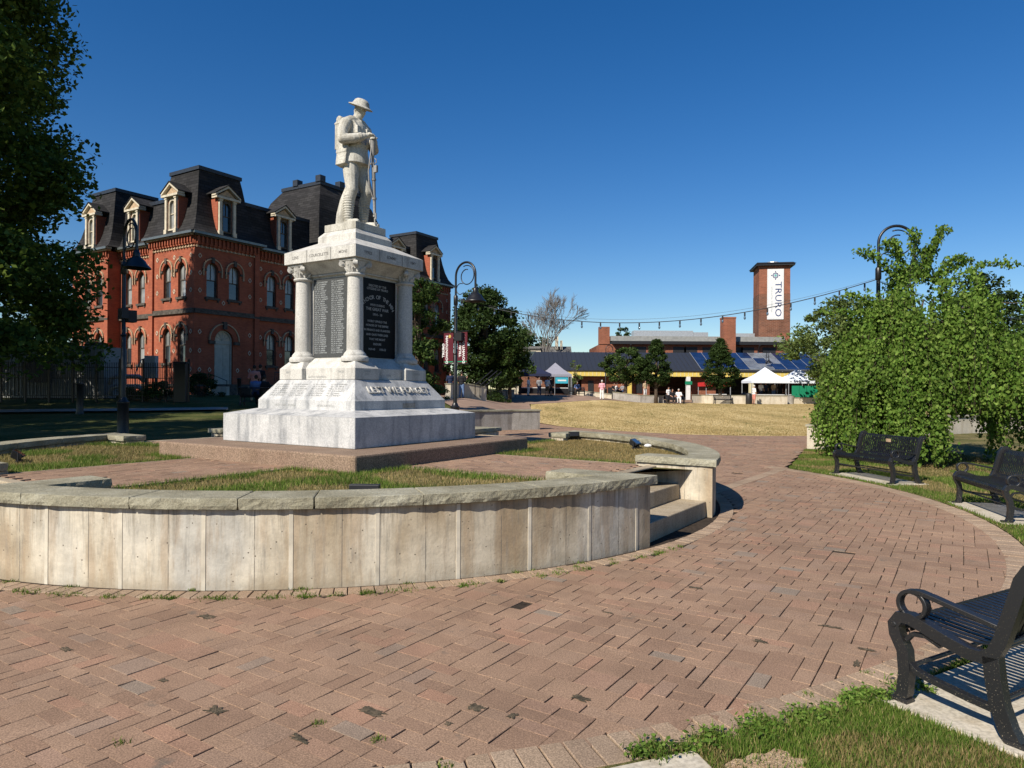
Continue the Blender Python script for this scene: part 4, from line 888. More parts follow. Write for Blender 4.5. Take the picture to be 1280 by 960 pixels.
for s in (-1, 1):
    b = MB(); x0, x1 = sorted((s*.09, s*.50)); b.box(x0, x1, -.006, .006, 2.30, 3.27); bo = b.build('banner', MAR, L2, bevel=.001)
    MB().tube([(0, 0, 3.30), (s*.54, 0, 3.30)], .013, 8).tube([(0, 0, 2.27), (s*.54, 0, 2.27)], .013, 8).build('banner_arm', IRON, L2)
    for sd_, yy in ((-1, -.0075), (1, .0075)):
        rgt = (0, 0, 1)
        M_ = plane_m((s*.36-sd_*0, yy, 2.74), (0, 0, 1), (-1 if sd_ < 0 else 1, 0, 0)); text('banner_lettering', 'DOWNTOWN', .135, PAL['white'], M_, bo, .001, bold=.004)
        M_ = plane_m((s*.36+(-.15 if True else 0), yy, 2.72), (0, 0, 1), (-1 if sd_ < 0 else 1, 0, 0)); text('banner_lettering', 'TRURO', .135, PAL['white'], M_, bo, .001, bold=.004)
        MB().lathe([(.055, -.001), (.055, .001)], 16, M=Matrix.Translation((s*.24+.0, yy, 3.16)) @ Matrix.Rotation(pi/2, 4, 'X')).build('crest', GOLD, bo)
        MB().box(s*.29-.19, s*.29+.19, yy-.0005, yy+.0005, 2.33, 2.37).build('banner_stripe', PAL['green'], bo)
# festoon lights
BULB = glass_mat('clear_bulb', (.10, .16, .22), .1)
def festoon(label, A, B, sag, n):
    r = empty('string_lights', A, label=label, cat='string lights', group='festoon light strings'); A, B = Vector(A), Vector(B); pts = []
    for i in range(61):
        t = i/60; p = A+(B-A)*t-Vector((0, 0, 4*sag*t*(1-t))); pts.append(p-A)
    MB().tube(pts, .011, 5).build('cable', DARKM, r)
    pts2 = [(B-A)*(i/40)-Vector((0, 0, 4*sag*.93*(i/40)*(1-i/40)-.03)) for i in range(41)]; MB().tube(pts2, .004, 4).build('support_wire', DARKM, r)
    first = None
    for i in range(n):
        t = (i+.5)/n; p = (B-A)*t-Vector((0, 0, 4*sag*t*(1-t)))
        if first is None:
            first = empty('bulb'); MB().lathe([(.008, 0), (.022, -.02), (.022, -.10), (.018, -.11)], 8).build('socket', DARKM, first); MB().lathe([(.016, -.105), (.03, -.14), (.030, -.17), (.012, -.195), (.0005, -.2)], 8).build('bulb_glass', BULB, first, smooth=True); e = first; e.parent = r
        else: e = copy_tree(first, r)
        e.location = p
xa, ya = at(568, 22); xb, yb = at(1097, 16.3)
festoon('dark string of bulbs sagging across the sky from the banner lamp to the weeping tree', up(568, 372, 22), up(1097, 349, 17.1), .93, 21)
festoon('short string of bulbs right of the weeping tree', up(1099, 352, 17.1), up(1345, 404, 30), .3, 14)
# ------------------------------------------------------------------ small things on and behind the terrace
def flood(u, v, Y, rz, label, wide=False):
    x, y = ground(u, v, TZ); r = empty('floodlight', (x, y, TZ+.01), rz, label=label, cat='floodlight', group='black floodlights on the terrace')
    MB().box(-.13, .13, -.035, .035, 0, .02).tube([(-.14, 0, .02), (-.14, 0, .13)], .01, 6).tube([(.14, 0, .02), (.14, 0, .13)], .01, 6).build('bracket', DARKM, r)
    M_ = Matrix.Translation((0, 0, .12)) @ Matrix.Rotation(radians(35), 4, 'X'); m = MB(); m.fr((-.12, .12, -.08, .08), (-.09, .09, -.05, .05), 0, -.09); m.v = [tuple(M_ @ Vector(p)) for p in m.v]; m.build('housing', DARKM, r, bevel=.006)
    m = MB(); m.box(-.10, .10, -.065, .065, .001, .006); m.v = [tuple(M_ @ Vector(p)) for p in m.v]; m.build('lens', GLASS, r)
    return r
f1 = flood(716, 550, 0, radians(200), 'black floodlight by the middle of the right curved wall'); f2 = flood(795, 561, 0, radians(60), 'black floodlight by the right cheek wall, nearer the steps'); f3 = flood(24, 578, 0, radians(120), 'black floodlight in the left grass by the shaded wall')
x, y = ground(810, 560, TZ); m = MB(); m.ball((x, y, TZ+.04), (.07, .05, .035), 8, 6); tag(m.build('crumpled_paper', PAL['white']), 'crumpled white paper by the right floodlight', 'litter')
x, y = ground(456, 612, .66); tag(MB().box(-.14, .14, -.04, .04, -.07, .03).build('uplight_box', DARKM, bevel=.006), 'flat black light fixture behind the front wall coping', 'light fixture'); bpy.data.objects['uplight_box'].location = (x, y, .68)
# ------------------------------------------------------------------ the brick building, near corner at its local origin
BT = MTH; P0 = (-18.3, 40.0, 1.05)
bld = empty('brick_building', P0, BT, label='three storey red brick Victorian building with black mansard roofs and dormers', cat='building')
class Fc:      # a facade frame: s along, n outwards, z up, in the building's local axes
    def __init__(f, kind, o): f.k = kind; f.o = o
    def p(f, s, n, z):
        if f.k == 'R': return (f.o[0]+s, f.o[1]-n, z)        # faces -y
        if f.k == 'L': return (f.o[0]-n, f.o[1]+s, z)        # faces -x
        return (f.o[0]+n, f.o[1]+s, z)                        # faces +x
    def box(f, m, s0, s1, n0, n1, z0, z1):
        a, b = f.p(s0, n0, z0), f.p(s1, n1, z1); return m.box(min(a[0], b[0]), max(a[0], b[0]), min(a[1], b[1]), max(a[1], b[1]), z0, z1)
def arch(cx, w_, z0, zs, n=10):      # outline of an arched opening
    return [(cx-w_/2, z0), (cx+w_/2, z0)]+[(cx+w_/2*cos(pi*i/n), zs+w_/2*sin(pi*i/n)) for i in range(n+1)]
def arcband(f, m, cx, r0, r1, zs, n0, n1, a0=0, a1=pi, n=12):
    for i in range(n):
        t0, t1 = a0+(a1-a0)*i/n, a0+(a1-a0)*(i+1)/n
        q = [(cx+r*cos(t), zs+r*sin(t)) for r, t in ((r0, t0), (r1, t0), (r1, t1), (r0, t1))]
        m.add([f.p(s, nn, z) for nn in (n0, n1) for s, z in q], [(0, 1, 2, 3), (4, 5, 6, 7), (0, 1, 5, 4), (1, 2, 6, 5), (2, 3, 7, 6), (3, 0, 4, 7)])
def facade(f, W, z0, z1, wins, doors=(), brick=BRICK):
    """wall sheet with arched holes, reveals; each window a part with pane and frame"""
    bm = bmesh.new(); loops = [[(0, z0), (W, z0), (W, z1), (0, z1)]]+[arch(cx, w_, a, b) for cx, w_, a, b in list(wins)+list(doors)]
    for lp in loops:
        vs = [bm.verts.new(f.p(s, 0, z)) for s, z in lp]
        for i in range(len(vs)): bm.edges.new((vs[i], vs[(i+1) % len(vs)]))
    bmesh.ops.triangle_fill(bm, edges=bm.edges[:], use_beauty=True)
    for lp in loops[1:]:
        a = [bm.verts.new(f.p(s, 0, z)) for s, z in lp]; b = [bm.verts.new(f.p(s, -.22, z)) for s, z in lp]
        for i in range(len(a)): j = (i+1) % len(a); bm.faces.new((a[i], a[j], b[j], b[i]))
    me = bpy.data.meshes.new('wall'); bm.to_mesh(me); bm.free(); me.materials.append(brick); o = bpy.data.objects.new('wall', me); COL.objects.link(o); o.parent = bld
    for cx, w_, a, b in wins:
        fr = MB(); t = .05; n0, n1 = -.20, -.14
        f.box(fr, cx-w_/2, cx-w_/2+t, n0, n1, a, b); f.box(fr, cx+w_/2-t, cx+w_/2, n0, n1, a, b); f.box(fr, cx-w_/2+t, cx+w_/2-t, n0, n1, a, a+.06)
        f.box(fr, cx-w_/2+t, cx+w_/2-t, n0, n1, (a+b+w_/2)/2-.03, (a+b+w_/2)/2+.03); f.box(fr, cx-.015, cx+.015, n0, n1-.01, (a+b+w_/2)/2+.03, b+w_/2-t*.8); arcband(f, fr, cx, w_/2-t, w_/2, b, n0, n1)
        wo = fr.build('window', DSTONE, bld)
        pn = MB(); mid = (a+b+w_/2)/2; o_ = arch(cx, w_-.04, mid, b); pn.add([f.p(s, -.18, z) for s, z in o_], [tuple(range(len(o_)))]); up_ = pn.build('upper_pane', BLIND, wo)
        pn = MB(); pn.add([f.p(s, -.181, z) for s, z in ((cx-w_/2+.02, a), (cx+w_/2-.02, a), (cx+w_/2-.02, mid), (cx-w_/2+.02, mid))], [(0, 1, 2, 3)]); pn.build('lower_pane', BLIND if random.random() < .6 and f.k == 'L' else GLASS, wo)
        sl = MB(); f.box(sl, cx-w_/2-.12, cx+w_/2+.12, -.1, .10, a-.14, a-.01); f.box(sl, cx-w_/2-.06, cx-w_/2+.05, -.02, .06, a-.26, a-.14); f.box(sl, cx+w_/2-.05, cx+w_/2+.06, -.02, .06, a-.26, a-.14); sl.build('sill', DSTONE, wo)
        hm = MB(); arcband(f, hm, cx, w_/2+.20, w_/2+.27, b, .0, .10, -.0, pi); f.box(hm, cx-w_/2-.27, cx-w_/2-.20, 0, .10, b-.42, b); f.box(hm, cx+w_/2+.20, cx+w_/2+.27, 0, .10, b-.42, b); hm.build('hood_mould', BUFF, wo)
        hb_ = MB(); arcband(f, hb_, cx, w_/2+.003, w_/2+.20, b, .0, .05); hb_.build('arch_ring', BRICK, wo)
        ks = MB(); f.box(ks, cx-.09, cx+.09, .0, .14, b+w_/2+.0, b+w_/2+.33); ks.build('keystone', DSTONE, wo); ks = MB(); f.box(ks, cx-w_/2-.29, cx-w_/2-.02, .0, .08, b-.14, b-.02); ks.build('impost', DSTONE, wo); ks = MB(); f.box(ks, cx+w_/2+.02, cx+w_/2+.29, .0, .08, b-.14, b-.02); ks.build('impost', DSTONE, wo)
    for cx, w_, a, b in doors:
        d = MB(); n0 = -.18; f.box(d, cx-w_/2, cx-w_/2+.09, -.22, n0+.06, a, b); f.box(d, cx+w_/2-.09, cx+w_/2, -.22, n0+.06, a, b); f.box(d, cx-w_/2, cx+w_/2, -.22, n0+.05, b-.18, b); f.box(d, cx-w_/2+.09, cx+w_/2-.09, -.22, n0, a, b-.18)
        for s0, s1 in ((-.42, -.06), (.06, .42)):
            for zz0, zz1 in ((.15, .9), (1.05, 2.2)): f.box(d, cx+s0*w_/1.1, cx+s1*w_/1.1, n0, n0+.02, a+zz0, min(a+zz1, b-.3))
        do = d.build('door', DOORP, bld)
        t = MB(); o_ = arch(cx, w_-.02, b, b+.001); t.add([f.p(s, -.17, z) for s, z in o_], [tuple(range(len(o_)))]); t.build('fanlight', CREAM, do)
        t = MB(); arcband(f, t, cx, w_/2-.09, w_/2, b, -.2, -.1, n=14)
        for i in range(1, 6): ang = pi*i/6; t.tube([f.p(cx, -.15, b+.02), f.p(cx+(w_/2-.1)*cos(ang), -.15, b+(w_/2-.1)*sin(ang))], .014, 5)
        t.build('fan_tracery', DOORP, do)
        hm = MB(); arcband(f, hm, cx, w_/2+.34, w_/2+.41, b, 0, .12); hm.build('hood_mould', BUFF, do); hm = MB(); arcband(f, hm, cx, w_/2+.01, w_/2+.34, b, 0, .06); hm.build('arch_ring', BRICK, do)
        ks = MB(); f.box(ks, cx-.12, cx+.12, .0, .18, b+w_/2+.05, b+w_/2+.5); f.box(ks, cx-w_/2-.42, cx-w_/2-.02, 0, .14, b-.22, b-.03); f.box(ks, cx+w_/2+.02, cx+w_/2+.42, 0, .14, b-.22, b-.03); ks.build('keystone', DSTONE, do)
def trims(f, W, zc=9.42, diamonds=(), corb=True, e=.0):
    m = MB(); f.box(m, -e, W+e, .0, .09, 5.0, 5.14); f.box(m, -e, W+e, .001, .13, 4.86, 4.999); m.build('string_course', DSTONE, bld); m = MB(); f.box(m, -e, W+e, .0, .12, .62, .76); m.build('water_table', DSTONE, bld)
    m = MB(); f.box(m, -e, W+e, .0, .07, 8.86, 9.30)
    n = int(W/.26)
    for i in range(n): s = (i+.5)*W/n; f.box(m, s-.05, s+.05, .07, .19, 8.95, 9.30); f.box(m, s-.05, s+.05, .07, .13, 8.83, 8.95)
    m.build('corbel_table', BRICK, bld)
    m = MB(); f.box(m, 0, W, .0, .05, 8.69, 8.75)
    for i in range(n): s = (i+.5)*W/n; f.box(m, s-.04, s+.04, .0, .10, 8.66, 8.78)
    m.build('buff_dentils', BUFF, bld)
    m = MB(); f.box(m, -e-.15, W+e+.15, .0, .28, 9.30, 9.38); m.build('cornice', BUFF if f.k == 'L' else DSTONE, bld); m = MB(); f.box(m, -e-.28, W+e+.28, .02, .42, 9.385, 9.52); m.build('gutter', GUTT, bld)
    m = MB()
    for s, z in diamonds:
        for a_, b_ in (((0, .13), (.10, 0)), ((.10, 0), (0, -.13)), ((0, -.13), (-.10, 0)), ((-.10, 0), (0, .13))): m.tube([f.p(s+a_[0], .012, z+a_[1]), f.p(s+b_[0], .012, z+b_[1])], .024, 4)
    if diamonds: m.build('diamond_inlay', CREAM, bld)
def pilaster(f, s0, s1, z1=8.85, n=.12): m = MB(); f.box(m, s0, s1, .0, n, .0, z1); m.build('pilaster', BRICK, bld)
def mansard(x0, x1, y0, y1, prof, mat=SHING, name='mansard_roof', cap=.22):
    m = MB(); vs = []
    for d, z in prof: vs += [(x0+d, y0+d, z), (x1-d, y0+d, z), (x1-d, y1-d, z), (x0+d, y1-d, z)]
    m.add(vs, [(i*4+k, i*4+(k+1) % 4, (i+1)*4+(k+1) % 4, (i+1)*4+k) for i in range(len(prof)-1) for k in range(4)]+[tuple((len(prof)-1)*4+k for k in range(4))])
    o = m.build(name, mat, bld, fix=True)
    d, z = prof[-1]; c = MB(); c.box(x0+d-.08, x1-d+.08, y0+d-.08, y1-d+.08, z+.003, z+cap); c.build('roof_curb', ROOFB, o)
    return o
PROF = [(-.36, 9.54), (-.14, 9.72), (.08, 10.05), (.28, 10.6), (.44, 11.3), (.58, 12.1), (.70, 12.9), (.80, 13.45)]
PROFW = [(-.36, 9.54), (-.10, 9.75), (.15, 10.15), (.36, 10.75), (.52, 11.5), (.62, 12.15)]
def dormer(f, cs, z0=9.6, wd=1.35, zb=11.75, dep=1.25):
    e = empty('dormer'); e.parent = bld; h = wd/2; w2 = .33
    b = MB(); n = .12
    f.box(b, cs-h+.08, cs-w2, -dep, n, z0, zb); f.box(b, cs+w2, cs+h-.08, -dep, n, z0, zb); f.box(b, cs-w2, cs+w2, -dep, n-.12, z0, z0+.25); f.box(b, cs-w2, cs+w2, -dep, -.1, z0+.25, zb); b.build('cheek', BRICK, e)
    tp = zb+.72; o_ = [(cs-h-.16, zb+.10), (cs+h+.16, zb+.10), (cs, tp)]; m = MB(); m.add([f.p(s, nn, z) for nn in (n+.04, n+.005) for s, z in [(cs-h, zb+.14), (cs+h, zb+.14), (cs, tp-.12)]], [(0, 1, 2), (3, 4, 5), (0, 1, 4, 3), (1, 2, 5, 4), (2, 0, 3, 5)]); m.build('tympanum', BUFF, e)
    m = MB(); f.box(m, cs-h-.14, cs+h+.14, -.15, n+.22, zb, zb+.13)
    for s in (-1, 1):
        q = [(cs+s*(h+.18), zb+.13), (cs+s*(h+.18), zb+.24), (cs, tp+.12), (cs, tp-.02)]; m.add([f.p(a_, nn, z) for nn in (n+.20, -.1) for a_, z in q], [(0, 1, 2, 3), (4, 5, 6, 7), (0, 1, 5, 4), (1, 2, 6, 5), (2, 3, 7, 6), (3, 0, 4, 7)])
        f.box(m, cs+s*(w2+.14)-.09, cs+s*(w2+.14)+.09, n, n+.13, z0-.05, zb); f.box(m, cs+s*(w2+.14)-.13, cs+s*(w2+.14)+.13, n, n+.17, z0-.12, z0+.25); f.box(m, cs+s*(w2+.14)-.12, cs+s*(w2+.14)+.12, n, n+.16, zb-.12, zb)
    m.build('pediment', CREAM, e)
    m = MB()
    for s in (-1, 1): q = [(cs+s*(h+.22), zb+.245), (cs+s*(h+.22), zb+.29), (cs, tp+.19), (cs, tp+.125)]; m.add([f.p(a_, nn, z) for nn in (n+.24, -dep) for a_, z in q], [(0, 1, 2, 3), (4, 5, 6, 7), (0, 1, 5, 4), (1, 2, 6, 5), (2, 3, 7, 6), (3, 0, 4, 7)])
    m.build('dormer_roof', SHING, e)
    fr = MB(); zs = zb-.45; arcband(f, fr, cs, .25, .33, zs, n-.16, n+.02); f.box(fr, cs-.33, cs-.25, n-.16, n+.02, z0+.25, zs); f.box(fr, cs+.25, cs+.33, n-.16, n+.02, z0+.25, zs); f.box(fr, cs-.33, cs+.33, n-.16, n+.05, z0+.18, z0+.27); f.box(fr, cs-.25, cs+.25, n-.14, n-.06, 10.75, 10.80); f.box(fr, cs-.012, cs+.012, n-.14, n-.07, 10.8, zs+.24)
    # spandrel over the arch
    for s in (-1, 1):
        pts = [(cs+s*.33, zs), (cs+s*.33, zb)]+[(cs+s*0, zb), (cs, zs+.33)]+[(cs+s*.33*sin(t), zs+.33*cos(t)) for t in np.linspace(.2, pi/2, 6)][:-1]; fr.add([f.p(a_, n-.02, z) for a_, z in pts], [tuple(range(len(pts)))])
    w_ = fr.build('window', DSTONE if f.k == 'R' else CREAM, e)
    p_ = MB(); o_ = arch(cs, .54, 10.78, zs); p_.add([f.p(a_, n-.11, z) for a_, z in o_], [tuple(range(len(o_)))]); o_ = [(cs-.27, z0+.25), (cs+.27, z0+.25), (cs+.27, 10.78), (cs-.27, 10.78)]; p_.add([f.p(a_, n-.111, z) for a_, z in o_], [(0, 1, 2, 3)]); p_.build('pane', BLIND if f.k == 'L' else GLASS, w_)
W2, W1 = (5.85, 7.50), (2.0, 3.70)
def pair(c, d=.73, w_=.74): return [(c-d, w_, *W2), (c+d, w_, *W2), (c-d, w_, *W1), (c+d, w_, *W1)]
def dia(*ss_): return [(s, z) for s in ss_ for z in (1.6, 2.7, 3.8, 6.2, 7.2, 8.2)]
fR = Fc('R', (0, 0)); fL = Fc('L', (0, 0)); fRw = Fc('R', (4.4, .7)); fLw = Fc('L', (.7, 4.4)); fL2 = Fc('L', (0, 9.0)); fR2 = Fc('R', (19.8, 0)); fC = Fc('R', (9.3, 0)); fRw2 = Fc('R', (16.3, .7)); fCL = Fc('L', (9.3, 0))
facade(fR, 4.4, -.5, 9.3, [(1.15, .74, *W2), (2.65, .74, *W2)], [(1.95, 1.25, .75, 3.35)]); trims(fR, 4.4, diamonds=dia(.35, 3.75)+[(1.9, 5.6), (1.0, 1.6), (2.9, 1.6)], e=.0)
facade(fL, 4.4, -.5, 9.3, pair(1.93)); trims(fL, 4.4, diamonds=dia(.3, 3.65, 1.93), e=0); pilaster(fL, 4.0, 4.4); pilaster(fR, 4.05, 4.4)
facade(fRw, 4.9, -.5, 9.3, pair(2.3)); trims(fRw, 4.9, diamonds=dia(.7, 2.3, 3.9))
facade(fLw, 4.6, -.5, 9.3, pair(2.9)); trims(fLw, 4.6, diamonds=dia(1.3, 4.3))
facade(fL2, 4.4, -.5, 9.3, pair(1.93)); trims(fL2, 4.4, diamonds=dia(.3, 3.65)); pilaster(fL2, 0, .4); pilaster(fL2, 4.0, 4.4)
facade(fC, 7.0, -.5, 9.3, pair(1.9)+pair(5.1)); trims(fC, 7.0); facade(fCL, .7, -.5, 9.3, [])
facade(fRw2, 3.5, -.5, 9.3, pair(1.75)); trims(fRw2, 3.5)
facade(fR2, 4.4, -.5, 9.3, pair(2.0)); trims(fR2, 4.4, diamonds=dia(.3, 4.0)+[(2.0, z) for z in (1.5, 5.6)]); pilaster(fR2, 0, .35); pilaster(fR2, 4.05, 4.4)
m = MB(); m.box(.0+.001, .7, 4.4-.001, 4.4, -.5, 9.3); m.box(4.399, 4.4, 0, .7, -.5, 9.3); m.box(16.29, 16.3, 0, .7, -.5, 9.3); m.box(19.8, 19.81, 0, .7, -.5, 9.3); m.box(24.2, 24.21, 0, 13.4, -.5, 9.3); m.box(0, .7, 8.999, 9.0, -.5, 9.3); m.box(0, 24.2, 13.4, 13.41, -.5, 9.3); m.build('return_wall', BRICK, bld)
MB().box(.8, 23.6, .9, 13.2, 9.2, 9.3).build('attic_floor', DSTONE, bld)
mansard(0, 4.4, 0, 4.4, PROF); mansard(0, 4.4, 9.0, 13.4, PROF); mansard(19.8, 24.2, 0, 4.4, PROF); mansard(19.8, 24.2, 9.0, 13.4, PROF)
mansard(.7, 24.0, .7, 13.2, PROFW, name='wing_roof')
CV = [(-.36, 9.54), (-.05, 9.9), (.1, 10.8), (.25, 12.0), (.5, 13.2), (.9, 14.3), (1.5, 15.2)]
cr = mansard(9.3, 16.3, 0, 7.0, CV, name='pavilion_roof', cap=.25)
for x_, y_ in ((10.9, 1.6), (14.7, 1.6), (10.9, 4.0), (12.8, 1.6)): MB().box(x_-.25, x_+.25, y_-.25, y_+.25, 15.4, 15.85).build('roof_post', ROOFB, cr)
for f_, s in ((fR, 2.0), (fL, 2.0), (fRw, 2.4), (fLw, 2.8), (fL2, 2.0), (fR2, 2.1), (fRw2, 1.7)): dormer(f_, s)
dormer(Fc('L', (19.8, 0)), 2.1)
m = MB(); fL_p = lambda s, n, z: fL.p(s, n, z); m.tube([fL.p(4.55, .32, 9.45), fL.p(4.55, .1, 9.0), fL.p(4.55, -.35, 8.8), fL.p(4.55, -.55, 8.6), fL.p(4.55, -.55, 0)], .06, 8); m.build('downspout', DARKM, bld)
m = MB(); m.tube([fR.p(4.62, -.55, 9.3), fR.p(4.62, -.55, 0)], .06, 8); m.build('downspout', DARKM, bld)
for s in (1.2, 2.66): m = MB(); fL.box(m, s-.35, s+.35, .002, .01, -.25, .45); m.build('basement_window', BLIND, bld)
m = MB(); fR.box(m, 1.0, 2.9, .0, 1.0, -.4, .73); fR.box(m, 1.0, 2.9, 1.0, 1.35, -.4, .52); fR.box(m, 1.0, 2.9, 1.35, 1.7, -.4, .30); fR.box(m, 1.0, 2.9, 1.7, 2.05, -.4, .12); m.build('door_steps', DSTONE, bld)
m = MB(); fR.box(m, .78, .98, .0, 1.9, -.4, .62); m.build('step_cheek', CONC, bld); m = MB(); fR.box(m, 2.92, 3.1, 0, 1.2, -.4, .62); m.build('step_cheek', CONC, bld)
m = MB(); m.tube([fR.p(.88, .1, .6), fR.p(.88, .1, 1.4), fR.p(.88, 1.8, .95), fR.p(.88, 1.8, .0)], .02, 6); m.build('handrail', IRON, bld)
# entrance ramp beside the building
rw = empty('ramp_wall', (0, 0, 0), label='low pale concrete ramp wall with black railing beside the brick building', cat='wall')
ra = Matrix.Translation(P0) @ Matrix.Rotation(BT, 4, 'Z')
m = MB(); m.box(3.6, 14, -2.6, -2.35, -.6, .62, ra); m.build('ramp_wall_body', CONC, rw)
m = MB(); m.tube([ra @ Vector((3.7, -2.45, 1.5)), ra @ Vector((14, -2.45, 1.5))], .025, 6); m.tube([ra @ Vector((3.7, -2.45, .75)), ra @ Vector((14, -2.45, .75))], .018, 6)
for i in range(70): x_ = 3.7+i*.147; m.tube([ra @ Vector((x_, -2.45, .62)), ra @ Vector((x_, -2.45, 1.5))], .022 if i % 12 == 0 else .008, 5)
m.build('railing', IRON, rw)
# ------------------------------------------------------------------ trees
def leaf_mesh(name, C, size, mat, parent, up=.35, droop=0, aspect=.75, flat=1.0):
    """C (n,3) leaf centres -> folded-free quads of random attitude"""
    n = len(C); nrm = RNG.normal(0, 1, (n, 3)); nrm[:, 2] = (np.abs(nrm[:, 2])+up)*flat; nrm /= np.linalg.norm(nrm, axis=1)[:, None]
    a = RNG.normal(0, 1, (n, 3)); a[:, 2] -= droop; a -= nrm*(a*nrm).sum(1)[:, None]; a /= np.linalg.norm(a, axis=1)[:, None]; b = np.cross(nrm, a)
    s = size*RNG.uniform(.45, 1.35, n)[:, None]; V = np.zeros((n, 4, 3))
    V[:, 0] = C-a*s*.5; V[:, 1] = C-b*s*.5*aspect+a*s*.05; V[:, 2] = C+a*s*.55; V[:, 3] = C+b*s*.5*aspect+a*s*.05
    return npmesh(name, V.reshape(-1, 3), np.arange(n*4).reshape(-1, 4), mat, parent)
def crown_pts(n, env, nclump, cr, z0, z1, seed, gap=.0, shell=.62):
    """leaf centres in clumps scattered through an envelope: env(t, ang) -> radius at height t in 0..1"""
    g = np.random.default_rng(seed); cl = []
    while len(cl) < nclump:
        t = g.random(); a = g.uniform(0, 2*pi); R_ = env(t, a); r_ = R_*(shell+(1-shell)*g.random()**.6) if g.random() < .8 else R_*g.random()
        if R_ <= .05: continue
        cl.append((r_*cos(a), r_*sin(a), z0+(z1-z0)*t, cr*g.uniform(.55, 1.3)))
    cl = np.array(cl); k = g.integers(0, nclump, n); d = g.normal(0, 1, (n, 3)); d /= np.linalg.norm(d, axis=1)[:, None]
    rad = cl[k, 3]*g.random(n)**.45; P = cl[k, :3]+d*rad[:, None]*np.array([1, 1, .62]); return P, cl
def tree(name, loc_, h, trunk_h, R_, mat, seed, n, leafs, label, cat='tree', group=None, env=None, ncl=70, cr=None, bark=BARK, tr=None, up=.35, base=None, wob=1.0):
    r = empty(name, loc_, 0, label=label, cat=cat, group=group); g = random.Random(seed)
    ph = [g.uniform(0, 6.28) for _ in range(4)]
    e0 = env or (lambda t: sqrt(max(0, 1-((t-.42)/.6)**2)) if t > .42 else .55+.45*(t/.42))
    e = lambda t, a: R_*e0(t)*(1+wob*(.16*sin(2*a+ph[0]+3*t)+.12*sin(3*a+ph[1]-5*t)+.08*sin(5*a+ph[2])))
    P, cl = crown_pts(n, e, ncl, cr or R_*.3, trunk_h if base is None else base, h-(cr or R_*.3)*.4, seed)
    leaf_mesh('crown', P, leafs, mat, r, up=up)
    tr = tr or h*.018+.05; m = MB(); m.tube([(0, 0, -.2), (.02*h*.1, 0, trunk_h*.6), (0, .01*h, h*.45), (.01*h, 0, h*.75), (0, 0, h*.93)], [tr*1.35, tr, tr*.75, tr*.4, tr*.1], 10)
    for k in g.sample(range(len(cl)), min(16, len(cl))):
        c = cl[k]; z_ = max(trunk_h*.7, c[2]*.62); m.tube([(0, 0, z_), (c[0]*.45, c[1]*.45, z_+(c[2]-z_)*.45), tuple(c[:3])], [tr*.38, tr*.22, .012], 6)
    m.build('trunk', bark, r, smooth=True); return r
def px(u, Y, v=None, z=None): x, y = at(u, Y); return (x, y, Tf(x, y) if z is None else z)
tree('maple_tree', (-23.7, 24.2, .8), 20, 3.0, 7.5, LF_MAPLE, 3, 215000, .21, 'huge dark maple filling the upper left edge of the photo', env=lambda t: 1.10-.16*min(1, t*3)-.18*t**4, ncl=500, cr=1.4, tr=.42, base=2.0, wob=.3)
tree('maple_tree', (-17.2, 8.6, .2), 13.5, 5.0, 5.0, LF_MAPLE, 5, 36000, .24, 'maple outside the left edge that shades the lawn', group='shade maples outside the frame', ncl=90)
tree('maple_tree', (-24.0, 14.0, .4), 11, 4, 4.8, LF_MAPLE, 6, 36000, .26, 'second maple outside the left edge that shades the lawn', group='shade maples outside the frame', ncl=90)
cone = lambda t: (.62+.38*t/.25 if t < .25 else (1-(t-.25)/.75)**.8+.04)
tree('young_tree', px(522, 30, z=.7), 5.8, 1.2, 1.05, LF_MID, 11, 10000, .13, 'narrow glossy green tree rising right behind the memorial', ncl=55, cr=.42)
tree('maple_tree', px(607, 58), 9.3, 1.6, 3.1, LF_DARK, 12, 30000, .26, 'dense dark green maple right of the banner lamp', ncl=110, cr=1.1, env=lambda t: .75+.25*sin(pi*min(t*1.2, 1)) if t < .6 else 1.0*(1-(t-.6)/.42)**.7+.02)
tree('young_tree', px(637, 57), 5.3, 1.3, 1.7, LF_MID, 13, 8000, .16, 'small bright green tree at the left end of the pavilion', ncl=50, cr=.5)
tree('background_tree', px(652, 105, z=.9), 10.9, 2, 4.8, LF_MID, 14, 9000, .38, 'green tree behind the white house, left of the bare tree', ncl=60)
tree('background_tree', px(625, 90, z=.9), 8.6, 1, 3.8, LF_DARK, 24, 8000, .34, 'darker low tree between the big maple and the white house', ncl=50)
tree('sapling', px(719, 67), 3.4, .9, .62, LF_LIGHT, 15, 900, .13, 'thin sapling in front of the yellow pavilion beam', ncl=16, cr=.24, tr=.04)
tree('young_tree', px(782, 66), 5.1, 1.9, 2.15, LF_MID, 16, 13000, .17, 'round airy tree before the dark roof, left of the cone shaped one', ncl=60, cr=.55)
tree('young_tree', px(820, 64), 5.9, 1.7, 1.4, LF_DARK, 17, 20000, .14, 'cone shaped tree in the middle of the pavilion roof', group=None, env=cone, ncl=170, cr=.34, wob=.25)
tree('young_tree', px(900, 64), 6.0, 1.5, 1.6, LF_DARK, 18, 22000, .14, 'cone shaped tree in front of the red canopy', env=cone, ncl=180, cr=.36, wob=.25)
tree('background_tree', px(781, 125, z=.5), 12.6, 8, 1.9, LF_DARK, 19, 1500, .35, 'tiny round tree top showing above the long brick hall', ncl=20)
tree('background_tree', px(722, 120, z=.5), 7.4, 2, 4.0, LF_DARK, 20, 3500, .35, 'low distant trees behind the pavilion ridge', ncl=30)
tree('background_tree', px(1074, 62), 9.6, 2, 5.8, LF_LIGHT, 21, 20000, .28, 'pale green tree left behind the weeping tree', ncl=110, cr=1.2)
